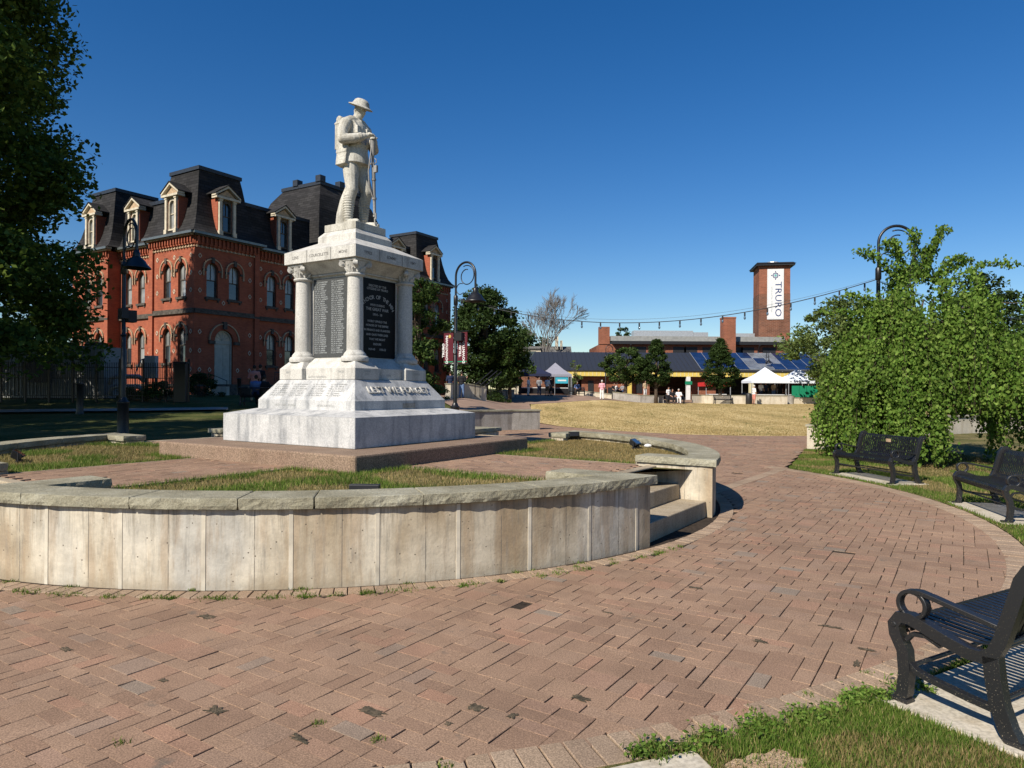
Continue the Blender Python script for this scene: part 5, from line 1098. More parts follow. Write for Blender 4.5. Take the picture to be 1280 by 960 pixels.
tree('background_tree', px(1226, 40, z=.2), 8.3, 2, 1.9, LF_DARK, 22, 9000, .2, 'olive tree behind the right shoulder of the weeping tree', ncl=90, cr=.75)
tree('background_tree', px(1306, 60), 8.3, 2, 2.6, LF_DARK, 23, 8000, .28, 'dark tree top at the right edge of the photo', ncl=50)
tree('background_tree', px(1150, 75), 8.0, 2, 8.0, LF_DARK, 26, 14000, .4, 'wide dark tree hidden behind the weeping tree', ncl=80, cr=1.6)
for i_, (tx_, ty_, lb_) in enumerate(((48, 62, 'broad tree beyond the right edge of the photo'), (60, 50, 'tree farther beyond the right edge of the photo'), (66, 72, 'tall tree behind the right edge of the photo'))): tree('background_tree', (tx_, ty_, .4), 9+i_, 2, 5.5, LF_DARK, 50+i_, 9000, .4, lb_, ncl=60, cr=1.3)
# bare tree
def bare(loc_, h, label):
    r = empty('bare_tree', loc_, 0, label=label, cat='tree'); g = random.Random(8); m = MB(); t2 = MB()
    def br(p, d, L_, rad, lev):
        q = p+d*L_*.5+Vector((g.gauss(0, .04), g.gauss(0, .04), 0))*L_; e = p+d*L_
        (m if lev < 3 else t2).tube([p, q, e], [rad, rad*.8, rad*.55], 5 if lev < 3 else 3, caps=False)
        if lev >= 6: return
        for k in range(3 if lev else 5):
            a = g.uniform(0, 2*pi); sp = g.uniform(.25, .6); o_ = d.orthogonal().normalized(); o_.rotate(Matrix.Rotation(a, 3, d)); nd = (d+o_*sp+Vector((0, 0, .12))).normalized(); br(p+d*L_*g.uniform(.55, 1), nd, L_*g.uniform(.6, .8), max(.022, rad*.55), lev+1)
    br(Vector((0, 0, 0)), Vector((0, 0, 1)), h*.33, .20, 0); m.build('trunk', BARKG, r); t2.build('twigs', BARKG, r)
bare(px(681, 92, z=.9), 16.5, 'leafless grey tree in front of the white house')
# the weeping tree: hanging shoots on a domed frame
def weeping():
    X, Y_ = 9.5, 16.4; r = empty('weeping_tree', (X, Y_, 0), 0, label='large weeping tree with hanging leafy shoots behind the benches', cat='tree'); g = np.random.default_rng(4)
    LP = []; tw = MB(); sc = MB()
    sc.tube([(0, 0, -.1), (.03, 0, 1.2), (-.05, .05, 2.4), (0, 0, 3.6)], [.16, .13, .11, .06], 10)
    ns = 1000
    nc = 125; CA = g.uniform(0, 2*pi, nc); CQ = g.random(nc); CT_ = g.normal(-.05, .38, nc)-.25*np.maximum(0, np.cos(CA)); CF = np.where(g.random(nc) < .7, g.uniform(.05, .8, nc), g.uniform(.9, 2.0, nc))
    for i in range(ns):
        j_ = g.integers(0, nc); q = CQ[j_]; a = CA[j_]
        Rm = (3.2 if cos(a) > 0 else 2.1)*(1-.1*abs(sin(a)))+.2*sin(3*a+1)+.15*sin(7*a)
        R_ = Rm*(q**.5); a = a+g.normal(0, .042)/max(.35, R_/3); R_ = R_+g.normal(0, .09)
        top = float(np.interp(R_/Rm, [0, .16, .30, .45, .75, 1.0, 1.2], [5.0, 4.7, 4.0, 3.5, 2.85, 2.1, 1.6]))+CT_[j_]+g.normal(0, .08)+(.10 if cos(a) > .2 else 0)
        fl = max(.04, CF[j_]+g.normal(0, .12)); aa = a % (2*pi)
        if (radians(258) < aa < radians(300) or aa < radians(40)) and R_ > .5: fl = max(fl, g.uniform(.95, 1.5))
        L_ = top-fl; p1 = None
        if L_ < .3: continue
        p0 = np.array([R_*.45*cos(a), R_*.45*sin(a), min(top+.1, 4.7)]); p1 = np.array([R_*.9*cos(a), R_*.9*sin(a), top])
        wob = g.normal(0, .12, 2); k = int(9+L_*27); t = np.linspace(0, 1, k)
        x = p1[0]+(cos(a)*.30*np.sqrt(t))+wob[0]*t; y = p1[1]+(sin(a)*.30*np.sqrt(t))+wob[1]*t; z = top-L_*t**1.15
        LP.append(np.c_[x, y, z]+g.normal(0, .035, (k, 3)))
        if R_ > 1.2 or g.random() < .3: LP.append(np.c_[x, y, z]+g.normal(0, .062, (k, 3)))
        m_ = 6; tt = np.linspace(0, 1, m_); n_ = len(t)-1; ii = (tt*n_).astype(int)
        if i % 2 == 0: tw.tube([(x[j], y[j], z[j]) for j in ii], .005, 3, caps=False)
        if i % 24 == 0: sc.tube([(0, 0, min(3.4, top*.8)), tuple(p0), tuple(p1)], [.03, .018, .008], 5)
    # upright and arching leaders on top
    for (ex, ey, ez, c) in ((-.95, -.3, 5.05, 0), (-.55, 0, 5.15, 0), (-.2, -.2, 5.35, 0), (.55, -.2, 5.15, 0), (.72, 0, 5.45, 0), (1.15, .1, 4.8, 0), (2.35, .0, 4.75, 1), (-1.25, 0, 4.9, 0), (.2, 0, 5.0, 0), (1.5, .3, 4.75, 0), (-1.6, 0, 3.9, 0), (-1.95, 0, 3.5, 0)):
        for rep in range(3):
            k = 110; t = np.linspace(0, 1, k); j = g.normal(0, .12, 3); x = ex*.3+(ex*.7+j[0])*t; y = ey*t+j[1]*t; z = 4.2+(ez-4.2)*np.sin(t*pi/2)**1.0+(-.55*np.maximum(0, t-.7)*c) if ez > 4.3 else 3.3+(ez-3.3)*np.sin(t*pi/2)
            LP.append(np.c_[x, y, z]+g.normal(0, .045, (k, 3)))
            if rep == 0: tw.tube([(x[i], y[i], z[i]) for i in range(0, k, 9)], .006, 4)
    P = np.concatenate(LP); leaf_mesh('crown', P, .078, LF_WEEP, r, up=.1, droop=1.4, aspect=.8, flat=.5); tw.build('shoots', BARK, r); sc.build('trunk', BARK, r)
weeping()
wd_ = empty('broadleaf_weeds', (0, 0, 0), kind='stuff'); bpy.data.objects.remove(wd_); wd_ = leaf_mesh('broadleaf_weeds', WEED, .022, LF_WEEP, None, up=1.2); wd_['kind'] = 'stuff'
x, y = 9.9, 15.2; drape('mulch_bed', [(x+1.6*cos(t), y+1.3*sin(t)) for t in np.linspace(0, 2*pi, 24)[:-1]], None, .008, MULCH, flat=0)
# low seat walls to the right
def seat_wall(path, h, th, label, mat=CONCS, zf=0, cop=COPE, name='seat_wall', c=.06):
    P = [Vector((*p, 0)) for p in path]; r = empty(name, (0, 0, 0), label=label, cat='wall', group='low seat walls')
    for nm, e_, z0, z1, mt in (('wall_body', 0, -.1, h-c, mat), ('coping', .04, h-c+.002, h, cop)):
        m = MB(); vs = []
        for i, p in enumerate(P):
            d = (P[min(i+1, len(P)-1)]-P[max(i-1, 0)]).normalized(); n = Vector((-d.y, d.x, 0)); ee = d*e_*(-1 if i == 0 else (1 if i == len(P)-1 else 0)); b = zf if not callable(zf) else zf(p.x, p.y)
            for s in (-1, 1): q = p+ee+n*s*(th/2+e_); vs += [(q.x, q.y, b+z0), (q.x, q.y, b+z1)]
        fs = []
        for i in range(len(P)-1): a = i*4; b = a+4; fs += [(a, b, b+1, a+1), (a+2, a+3, b+3, b+2), (a+1, b+1, b+3, a+3)]
        k = (len(P)-1)*4; fs += [(0, 1, 3, 2), (k, k+2, k+3, k+1)]; m.add(vs, fs); m.build(nm, mt, r)
    return r
seat_wall([(8.52+.0, 19.3), (10.2, 22.0), (12.6, 24.6), (15.2, 26.5), (18.0, 27.9), (24, 30.5), (32, 33.6)], .68, .62, 'pale seat wall whose square end stands left of the weeping tree', CONC)
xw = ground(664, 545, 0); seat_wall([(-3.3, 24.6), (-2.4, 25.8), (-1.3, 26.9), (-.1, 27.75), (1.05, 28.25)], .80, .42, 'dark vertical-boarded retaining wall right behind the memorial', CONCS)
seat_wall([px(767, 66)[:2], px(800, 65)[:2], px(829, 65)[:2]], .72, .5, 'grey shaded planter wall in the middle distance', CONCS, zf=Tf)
seat_wall([px(868, 69)[:2], px(880, 65)[:2], px(905, 63.5)[:2], px(935, 63)[:2], px(983, 63)[:2]], .80, .5, 'pale curved planter wall in front of the market tents', CONC, zf=Tf)
seat_wall([px(984, 66)[:2], px(1010, 66)[:2], px(1075, 66)[:2]], .60, .5, 'pale wall below the green fence panels', CONC, zf=Tf)
seat_wall([px(722, 70)[:2], px(745, 69)[:2], px(766, 68)[:2]], .5, .5, 'low pale wall beside the lady in pink', CONC, zf=Tf)
seat_wall([px(560, 44)[:2], px(580, 46)[:2], px(606, 47)[:2]], .95, .4, 'tan stair wall behind the man in jeans', CONC, zf=Tf)
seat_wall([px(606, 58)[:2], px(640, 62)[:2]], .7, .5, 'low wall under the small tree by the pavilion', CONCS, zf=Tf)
rl = empty('stair_railing', (0, 0, 0), label='thin dark railing along the ramp below the big maple', cat='railing'); m = MB(); A, B = Vector(px(590, 52)), Vector(px(645, 62))
for k in (.55, 1.05): m.tube([A+Vector((0, 0, k)), B+Vector((0, 0, k))], .03, 5)
for i in range(9): p = A+(B-A)*i/8; m.tube([p, p+Vector((0, 0, 1.05))], .03, 5)
m.build('rails', DARKM, rl)
rl = empty('stair_railing', (0, 0, 0), label='slanted dark handrail on the tan stairs', cat='railing'); m = MB()
for du in (0, 9, 18): a = Vector(px(594+du*.3, 46+du*.05)); m.tube([a+Vector((du*.02, 0, .1)), a+Vector((du*.02, 0, .9)), a+Vector((1.1+du*.02, 1, 1.9))], .03, 5)
m.build('rails', DARKM, rl)
# walkway across the shady lawn
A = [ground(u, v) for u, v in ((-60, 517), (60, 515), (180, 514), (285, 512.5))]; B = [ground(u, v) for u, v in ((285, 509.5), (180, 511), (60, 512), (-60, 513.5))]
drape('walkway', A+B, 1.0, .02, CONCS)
# fence, machinery and posts in front of the brick building
fe = empty('iron_fence', (0, 0, 0), label='black iron picket fence round the cooling unit', cat='fence'); A, B = at(-60, 31.2), at(236, 32.6); A = Vector((*A, 0)); B = Vector((*B, 0)); n = 130; m = MB()
for i in range(n+1):
    p = A+(B-A)*i/n; z = Tf(p.x, p.y); m.box(p.x-.011, p.x+.011, p.y-.011, p.y+.011, z+.08, z+(1.78 if i % 13 else 1.92))
    if i % 13 == 0: m.box(p.x-.035, p.x+.035, p.y-.035, p.y+.035, z-.2, z+1.95)
m.build('pickets', IRON, fe); m = MB()
for k in (.25, 1.05, 1.55): m.tube([(A.x, A.y, Tf(A.x, A.y)+k), ((A.x+B.x)/2, (A.y+B.y)/2, Tf((A.x+B.x)/2, (A.y+B.y)/2)+k), (B.x, B.y, Tf(B.x, B.y)+k)], .022, 4)
m.build('rail', IRON, fe)
hv = empty('cooling_unit', px(60, 34.2), 0, label='big grey louvred cooling unit behind the iron fence', cat='machinery'); x0, x1 = at(-60, 34.2)[0]-at(60, 34.2)[0], at(130, 34.2)[0]-at(60, 34.2)[0]
m = MB(); m.box(x0, x1, 0, 2.0, .0, 2.55); m.build('casing', GREYM, hv)
m = MB()
for i in range(int((x1-x0)/.18)): m.box(x0+i*.18, x0+i*.18+.03, -.03, 0, .1, 2.5)
m.box(x0-.02, x1+.02, -.045, .0, 1.18, 1.24); m.box(x0-.03, x1+.03, -.05, .02, 2.5, 2.58); m.build('louvres', GREYM, hv)
for i, x_ in enumerate((x1-3.9, x1-2.6, x1-1.0, x1-5.6)): MB().lathe([(.42, 2.55), (.45, 2.6), (.45, 2.78), (.40, 2.80), (.38, 2.70), (.1, 2.68)], 20, c=(x_, 1.0, 0)).build('fan_shroud', DARKM, hv)
m = MB(); m.box(x1-3.55, x1-2.5, -.35, -.10, .75, 2.0); m.build('control_panel', DARKM, hv)
cbx = empty('electrical_cabinet', px(189, 33.6), 0, label='pale electrical cabinet on black legs behind the fence', cat='cabinet'); MB().box(-.27, .27, -.15, .15, 1.0, 2.1).build('cabinet_box', GALV, cbx, bevel=.01); m = MB()
for a_ in (-.24, .24): m.box(a_-.03, a_+.03, -.1, .1, 0, 1.0)
m.build('leg', DARKM, cbx); MB().tube([(-.2, 0, 2.0), (-.5, 0, 1.9), (-.75, 0, 1.3), (-.75, 0, .3)], .03, 6).build('conduit', GALV, cbx)
pp = empty('pipework', px(158, 34.4), 0, label='insulated white pipes behind the iron fence', cat='pipes'); m = MB()
for k in (.45, .95): m.tube([(-.8, 0, k-.3), (-.75, 0, k), (-.5, 0, k+.12), (.6, 0, k+.12), (.9, 0, k-.1)], .12, 10)
m.build('pipe', GALV, pp, smooth=True)
sg = empty('dark_sign_pylon', px(226, 31.5), 0, label='tall black pylon at the right end of the iron fence', cat='sign'); MB().box(-.27, .27, -.12, .12, 0, 1.75).build('panel', IRON, sg, bevel=.02); MB().box(-.3, .3, -.15, .15, 1.752, 1.83).build('cap', DARKM, sg)
def bollard(u, Y, lb, h=.95): b = empty('bollard', px(u, Y), 0, label=lb, cat='bollard', group='black bollards'); MB().lathe([(.13, 0), (.12, .05), (.11, .1), (.11, h-.1), (.125, h-.08), (.125, h-.03), (.09, h)], 14).build('post', IRON, b, smooth=True, autos=40)
bollard(100, 24.5, 'black bollard on the shady lawn in front of the cooling unit', 1.1); bollard(299, 38.2, 'black bollard by the brick building steps')
def bush(u, Y, R_, h, lb, mat=LF_DARK, sd=1, n=3500, g_='bushes before the brick building'):
    r = empty('bush', px(u, Y), 0, label=lb, cat='bush', group=g_); P, cl = crown_pts(n, lambda t, a: R_*sqrt(max(0, 1-t*t))*(1+.2*sin(3*a)), 26, R_*.35, .05, h, sd); leaf_mesh('foliage', P, .09, mat, r)
    m = MB()
    for c in cl[:10]: m.tube([(0, 0, 0), tuple(c[:3])], [.025, .008], 4)
    m.build('stems', BARK, r)
bush(250, 37.2, .9, 1.1, 'rounded dark bush left of the door steps', sd=31); bush(200, 32.8, .8, .8, 'leafy bush at the foot of the pylon', LF_MID, 32); bush(163, 33.2, .6, .5, 'low green bush by the white pipes', LF_MID, 33); bush(544, 42, .7, .8, 'green shrub right behind the memorial foot', LF_LIGHT, 34); bush(618, 56, 1.2, .8, 'dark shrubs by the ramp under the maple', LF_DARK, 35)
# ------------------------------------------------------------------ the long pavilion
x0, x1 = at(652, 74)[0], at(1100, 74)[0]; FZ = 1.0
pv = empty('market_pavilion', (x0, 74, FZ), radians(0), label='long open pavilion with charcoal metal roof and yellow beam', cat='building'); W = x1-x0
ze, zr = 3.55-FZ+.15, 5.78-FZ+.1
m = MB(); m.add([(-.2, -.7, ze), (W, -.7, ze), (W, 4.6, zr), (1.6, 4.6, zr), (-.2, -.7, ze-.08), (W, -.7, ze-.08), (W, 4.6, zr-.08), (1.6, 4.6, zr-.08)], [(0, 1, 2, 3), (4, 7, 6, 5), (0, 4, 5, 1), (3, 2, 6, 7), (0, 3, 7, 4), (1, 5, 6, 2)])
m.add([(1.6, 4.62, zr), (W, 4.62, zr), (W, 9.5, ze), (-.2, 9.5, ze)], [(0, 1, 2, 3)]); ro = m.build('metal_roof', METR, pv)
m = MB(); k = .5
while k < W-.5: m.add([(k-.02, -.7, ze+.001), (k+.02, -.7, ze+.001), (k+.02, 4.6, zr+.001), (k-.02, 4.6, zr+.001), (k-.02, -.7, ze+.04), (k+.02, -.7, ze+.04), (k+.02, 4.6, zr+.04), (k-.02, 4.6, zr+.04)], [(4, 5, 6, 7), (0, 1, 5, 4), (1, 2, 6, 5), (3, 0, 4, 7)]); k += .5
sm_ = m.build('standing_seams', METR, ro); m = MB(); m.box(-.25, W, -.90, -.81, ze-.10, ze-.0); m.build('gutter', DARKM, pv)
MB().box(0, W, -.80, -.60, ze-.62, ze-.10).build('yellow_beam', YEL, pv)
bi = MB(); k = .3
while k < W: bi.box(k, k+.05, -.82, -.80, ze-.60, ze-.2); k += .42
bi.build('beam_ribs', PCREAM, pv)
for u, mt in ((713, PCREAM), (785.5, YEL), (858, PWHITE), (936, PCREAM), (1010, PCREAM), (1085, PCREAM)):
    xx = at(u, 74)[0]-x0; m = MB(); m.box(xx-.21, xx+.21, -.90, -.50, -.7, ze-.625); m.build('column', mt, pv, bevel=.02)
xx = at(858, 74)[0]-x0; MB().box(xx-.36, xx+.36, -.97, -.905, 1.25, 1.6).build('green_sign', PAL['green'], pv)
m = MB(); m.box(-.2, W, 8.9, 9.1, -.7, ze); m.build('back_wall', BRICK3, pv)
for u0, u1, za, zb, mt in ((736, 742, -.3, 1.5, DARKM), (874, 900, -.3, 1.2, DARKM), (905, 935, -.5, 2.2, DARKM), (948, 975, -.5, 2.3, DARKM)):
    a_, b_ = at(u0, 82.9)[0]-x0, at(u1, 82.9)[0]-x0; MB().box(a_, b_, 8.82, 8.895, za, zb).build('dark_opening', mt, pv)
a_, b_ = at(727, 74)[0]-x0, at(812, 74)[0]-x0; MB().box(a_, b_, .0, .2, -.7, ze-.1).build('brick_panel', BRICK2, pv)
a_ = at(864, 74.7)[0]-x0; MB().box(a_, a_+2.6, .6, .8, -.7, ze-.1).build('brick_panel', BRICK2, pv)
sy0 = -.55; nrows = 3; sx0 = at(869, 76)[0]-x0; slp = (zr-ze)/5.3
for i in range(12):
    for j in range(nrows):
        xa = sx0+i*1.30; y0_, y1_ = -.45+j*1.62, -.45+j*1.62+1.56; q = lambda y: ze+(y+.7)*slp+.09
        m = MB(); m.add([(xa, y0_, q(y0_)), (xa+1.22, y0_, q(y0_)), (xa+1.22, y1_, q(y1_)), (xa, y1_, q(y1_)), (xa, y0_, q(y0_)+.04), (xa+1.22, y0_, q(y0_)+.04), (xa+1.22, y1_, q(y1_)+.04), (xa, y1_, q(y1_)+.04)], [(0, 3, 2, 1), (4, 5, 6, 7), (0, 1, 5, 4), (1, 2, 6, 5), (2, 3, 7, 6), (3, 0, 4, 7)]); m.build('solar_panel', SOLARG if 4 <= i <= 6 and (i+j) % 3 else SOLAR, pv)
m = MB(); m.box(sx0-.05, sx0+12*1.3, -.44, -.41, ze+.15, ze+.19)
for i in range(13):
    xa = sx0+i*1.30-.04
    m.add([(xa-.025, -.45, q(-.45)+.045), (xa+.025, -.45, q(-.45)+.045), (xa+.025, 4.4, q(4.4)+.045), (xa-.025, 4.4, q(4.4)+.045)], [(0, 1, 2, 3)])
m.build('panel_frame', GALV, pv)
MB().box(-1, W, -3, 9, -.9, -.35).build('floor_slab', PLAZ, pv)
# long brick hall and tower
h0 = at(749, 90)[0]; h1 = at(985, 90)[0]; hb = empty('brick_hall', (h0, 90, .5), label='long low red brick hall with flat roof behind the pavilion', cat='building'); W = h1-h0
MB().box(0, W, 0, 12, 0, 7.05).build('wall', BRICK2, hb); m = MB(); m.box(1.6, W-.8, -.7, 12, 7.05, 7.45); m.build('dark_eave', DARKM, hb); m = MB(); m.box(1.4, W-.6, -.4, 12, 7.455, 8.1); m.build('parapet', GREYM, hb)
MB().box(-.05, 1.3, -.1, 1.0, 7.05, 9.3).build('end_pier', BRICK2, hb); MB().box(W-.9, W+.1, -.15, 1.0, 7.05, 8.6).build('end_pier', BRICK2, hb)
for u in (799, 849, 863, 886, 920, 934, 961): a_ = at(u, 90)[0]-h0; w_ = MB().box(a_-.85, a_+.85, -.03, .02, 4.7, 6.75).build('window', DARKM, hb); MB().box(a_-.75, a_+.75, -.06, -.035, 4.8, 5.7).build('pane', BLIND if u in (849, 863, 886) else GLASS, w_)
for u in (787, 912, 947): a_ = at(u, 90)[0]-h0; MB().tube([(a_, -.75, 7.0), (a_, -.1, 6.3), (a_, -.1, 3)], .09, 6).build('downpipe', DARKM, hb)
for u, w__, h__ in ((827, 8, 1.1), (873, 2, .9), (926, 3, .8)): a_ = at(u, 95)[0]-h0; MB().box(a_-w__/2, a_+w__/2, 4, 6, 8.1, 8.1+h__).build('roof_vent', GALV, hb)
ch = at(909.5, 89)[0]; c_ = empty('brick_chimney', (ch, 89, .5), label='plain square brick chimney left of the banner tower', cat='chimney'); MB().box(-.78, .78, -.7, .8, 4, 9.9+.4).build('stack', BRICK2, c_); MB().box(-.82, .82, -.74, .84, 10.3, 10.5).build('chimney_cap', BRICK2, c_)
for u0, u1, za, zb in ((735, 742, -.6, 1.6), (795, 803, .3, 1.5), (760, 778, -.6, .9)): a_, b_ = at(u0, 73.9)[0]-x0, at(u1, 73.9)[0]-x0; MB().box(a_, b_, -.06, -.002, za, zb).build('dark_opening', DARKM, pv)
tx = at(967.5, 92)[0]; tw_ = empty('brick_tower', (tx, 92, 1.0), radians(-9.6), label='square brick tower carrying a tall white banner', cat='tower'); hw = 1.98
m = MB(); m.box(-hw, hw, 0, 4.4, 5, 13.5); m.build('lower_shaft', BRICK3, tw_); m = MB(); m.box(-hw+.02, hw-.02, .02, 4.38, 13.5, 17.2); m.build('upper_shaft', BRICK2, tw_)
m = MB(); m.box(-hw-.4, hw+.5, -.45, 4.9, 17.2, 17.42); m.fr((-hw-.5, hw+.6, -.55, 5.0), (-hw-.3, hw+.3, -.3, 4.7), 17.42, 17.62); m.build('roof_slab', DARKM, tw_); MB().lathe([(.9, 17.6), (.8, 17.9), (.3, 17.95)], 12, c=(0, 1.5, 0)).build('roof_cap', GALV, tw_)
bn = MB().box(-.95, 1.13, -.10, -.04, 10.1, 16.75).build('banner', PAL['white'], tw_); bx = .09
BLU = solid('logo_navy', (.02, .05, .16)); CYA = solid('logo_cyan', (.03, .30, .48)); GRN = solid('logo_green', (.15, .5, .3)); GRB = solid('banner_grey', (.35, .42, .45))
text('banner_name', 'TRURO', 1.15, BLU, plane_m((bx+.33, -.105, 12.75), (0, 0, -1), (1, 0, 0)), bn, .002, sx=1.22, bold=.003)
text('banner_tagline', 'NOVA SCOTIA  POSSIBILITIES', .27, GRB, plane_m((bx-.48, -.105, 12.75), (0, 0, -1), (1, 0, 0)), bn, .002, sx=.95)
lz = 15.9; m = MB()
for k in range(4):
    M_ = Matrix.Translation((bx, -.108, lz)) @ Matrix.Rotation(k*pi/2, 4, 'Y'); m.prism([(-.30, .20), (.30, .20), (.30, .30), (-.18, .30)], -.003, .003, 'y', M_); m.prism([(-.13, .38), (.13, .38), (0, .62)], -.003, .003, 'y', M_)
m.build('emblem', BLU, bn); m = MB(); m.prism([(-.19, 0), (0, -.19), (.19, 0), (0, .19)], -.003, .003, 'y', Matrix.Translation((bx, -.108, lz)) @ Matrix.Rotation(pi/4, 4, 'Y')); m.build('emblem', CYA, bn); m = MB(); m.box(bx-.08, bx+.08, -.113, -.108, lz-.08, lz+.08); m.build('emblem', GRN, bn)
m = MB()
for a_, b_, c1, c2 in ((-.85, -.83, 10.25, 16.6), (1.01, 1.03, 10.25, 16.6)): m.box(a_, b_, -.104, -.1, c1, c2)
m.box(-.85, 1.03, -.104, -.1, 10.25, 10.28); m.build('banner_border', GRB, bn)
# white house behind the bare tree
hx = at(641, 98)[0]; ho = empty('white_house', (hx, 98, .9), label='cream house with grey shingle roof behind the bare tree', cat='house'); W = at(712, 98)[0]-hx; GRS = brick_mat('grey_roof_shingle', (.17, .165, .155), (.13, .125, .12), (.08, .08, .08), 3)
MB().box(0, W, 0, 8, 0, 4.6).build('wall', CREAM, ho); m = MB(); m.add([(-.4, -.4, 4.5), (W+.4, -.4, 4.5), (W+.4, 3.0, 7.0), (-.4, 3.0, 7.0), (-.4, 8.4, 4.5), (W+.4, 8.4, 4.5)], [(0, 1, 2, 3), (3, 2, 5, 4), (0, 3, 4), (1, 5, 2)]); m.build('roof', GRS, ho)
m = MB(); m.box(1.3, 3.9, -.3, 2.4, 4.6, 6.4); d_ = m.build('dormer', CREAM, ho); MB().box(1.9, 3.2, -.34, -.31, 4.9, 6.1).build('dormer_window', GLASS, d_); MB().box(1.1, 4.1, -.5, 2.6, 6.4, 6.6).build('dormer_roof', GRS, ho)
m = MB(); m.box(.3, 1.2, 3, 4, 6.8, 7.9); m.build('chimney', BRICK2, ho); m = MB(); m.box(W-1.9, W-1.5, 2, 3.0, 6.5, 8.4); m.box(W-1.2, W-.9, 2, 2.6, 6.5, 7.8); m.build('flue', CREAM, ho)
h2 = empty('cream_annex', (at(668, 86)[0], 86, .9), label='cream annex wall seen under the left end of the pavilion', cat='building'); MB().box(0, 2.6, 0, 3, 0, 3.2).box(3.6, 5.0, 0, 3, 0, 3.2).build('wall', CREAM, h2); MB().box(2.6, 3.6, .1, .3, 0, 3.2).build('doorway', DARKM, h2)
# ------------------------------------------------------------------ market tents
def tent(u, Y, w_, mt, lb, hh=2.1, pk=.95, d=3.0, val=.25):
    x, y = at(u, Y); t = empty('market_tent', (x, y, max(Tf(x, y), .55)), 0, label=lb, cat='tent', group='market tents'); h = w_/2; m = MB()
    m.add([(-h, 0, hh), (h, 0, hh), (h, d, hh), (-h, d, hh), (0, d/2, hh+pk), (-h, 0, hh-val), (h, 0, hh-val), (h, d, hh-val), (-h, d, hh-val)]+[(-h*.5, d*.25, hh+pk*.42), (h*.5, d*.25, hh+pk*.42), (h*.5, d*.75, hh+pk*.42), (-h*.5, d*.75, hh+pk*.42)], [(0, 1, 10, 9), (9, 10, 4), (1, 2, 11, 10), (10, 11, 4), (2, 3, 12, 11), (11, 12, 4), (3, 0, 9, 12), (12, 9, 4), (0, 5, 6, 1), (1, 6, 7, 2), (2, 7, 8, 3), (3, 8, 5, 0)]); m.build('canopy', mt, t)
    for a_ in (-h+.05, h-.05):
        for b_ in (.05, d-.05): MB().box(a_-.03, a_+.03, b_-.03, b_+.03, 0, hh).build('leg', GALV, t)
    MB().box(-h+.3, h-.3, .4, 1.1, .68, .74).build('table_top', PAL['white'], t); MB().box(-h+.3, h-.3, .42, 1.08, .1, .68).build('table_skirt', PAL['black'], t); return t
tent(667, 68.5, 3.5, CANV['navy'], 'navy market tent at the left end of the pavilion', pk=1.0); tent(695, 71, 3.2, CANV['grey'], 'grey market tent with a turquoise sign', pk=1.25)
tent(898, 69, 2.5, CANV['red'], 'small red canopy behind the cone shaped tree', hh=1.9, pk=.1, val=.4); tent(963, 68, 3.7, CANV['white'], 'left white peaked market tent', pk=1.35); tent(1005, 68.5, 3.6, CANV['white'], 'middle white peaked market tent beside the green panels', pk=1.3); tent(1040, 70, 3.6, CANV['white'], 'right white peaked market tent half behind the weeping tree', pk=1.3)
x, y = at(702, 68.8); e = empty('vendor_banner', (x, y, Tf(x, y)), 0, label='turquoise vendor banner between thin posts', cat='banner'); MB().box(-.62, .62, -.02, .02, 1.15, 1.75).build('sign_panel', PAL['teal'], e); MB().box(-.7, -.66, -.03, .03, 0, 1.8).box(.66, .7, -.03, .03, 0, 1.8).build('post', GALV, e); MB().box(-.4, .45, -.026, -.021, 1.38, 1.52).build('white_band', PAL['white'], e)
x, y = at(1026, 67.4); e = empty('green_fence', (x, y, max(.95, Tf(x, y))), 0, label='bright green fence panels under the white tents', cat='fence')
for i in range(8): MB().box(-2.8+i*.72, -2.8+i*.72+.68, -.03, .03, .1, 1.2).build('panel', PAL['green'], e)
x, y = at(988, 64); m = MB(); m.lathe([(.28, 0), (.36, .75), (.38, .78)], 14, c=(0, 0, 0)); e = tag(m.build('planter', CONCS), 'dark flared planter at the end of the pale curved wall', 'planter'); e.location = (x, y, Tf(x, y))
def bin_(u, Y, lb): e = empty('litter_bin', px(u, Y), 0, label=lb, cat='bin', group='litter bins'); MB().lathe([(.24, 0), (.27, .05), (.27, .85), (.22, .95), (.1, 1.0)], 16).build('bin_body', DARKM, e, smooth=True, autos=40)
bin_(936, 62.4, 'dark litter bin beside the standing shopper'); bin_(929.5, 66, 'dark litter bin behind the pale wall')
# distant benches
for (u, Y, rz, lb) in ((905, 62.2, 0, 'empty dark bench in front of the pale curved wall'), (845, 61.5, 0, 'dark bench with seated visitors in front of the lawn'), (721, 68, .0, 'dark bench with a man in blue near the pavilion'), (327, 31.0, radians(180), 'dark bench with a couple seen from behind left of the memorial')):
    b = copy_tree(bproto, None, label=lb); b['group'] = 'distant park benches'; x, y = at(u, Y); b.location = (x, y, Tf(x, y)); b.rotation_euler = (0, 0, rz)
bpy.context.view_layer.update()
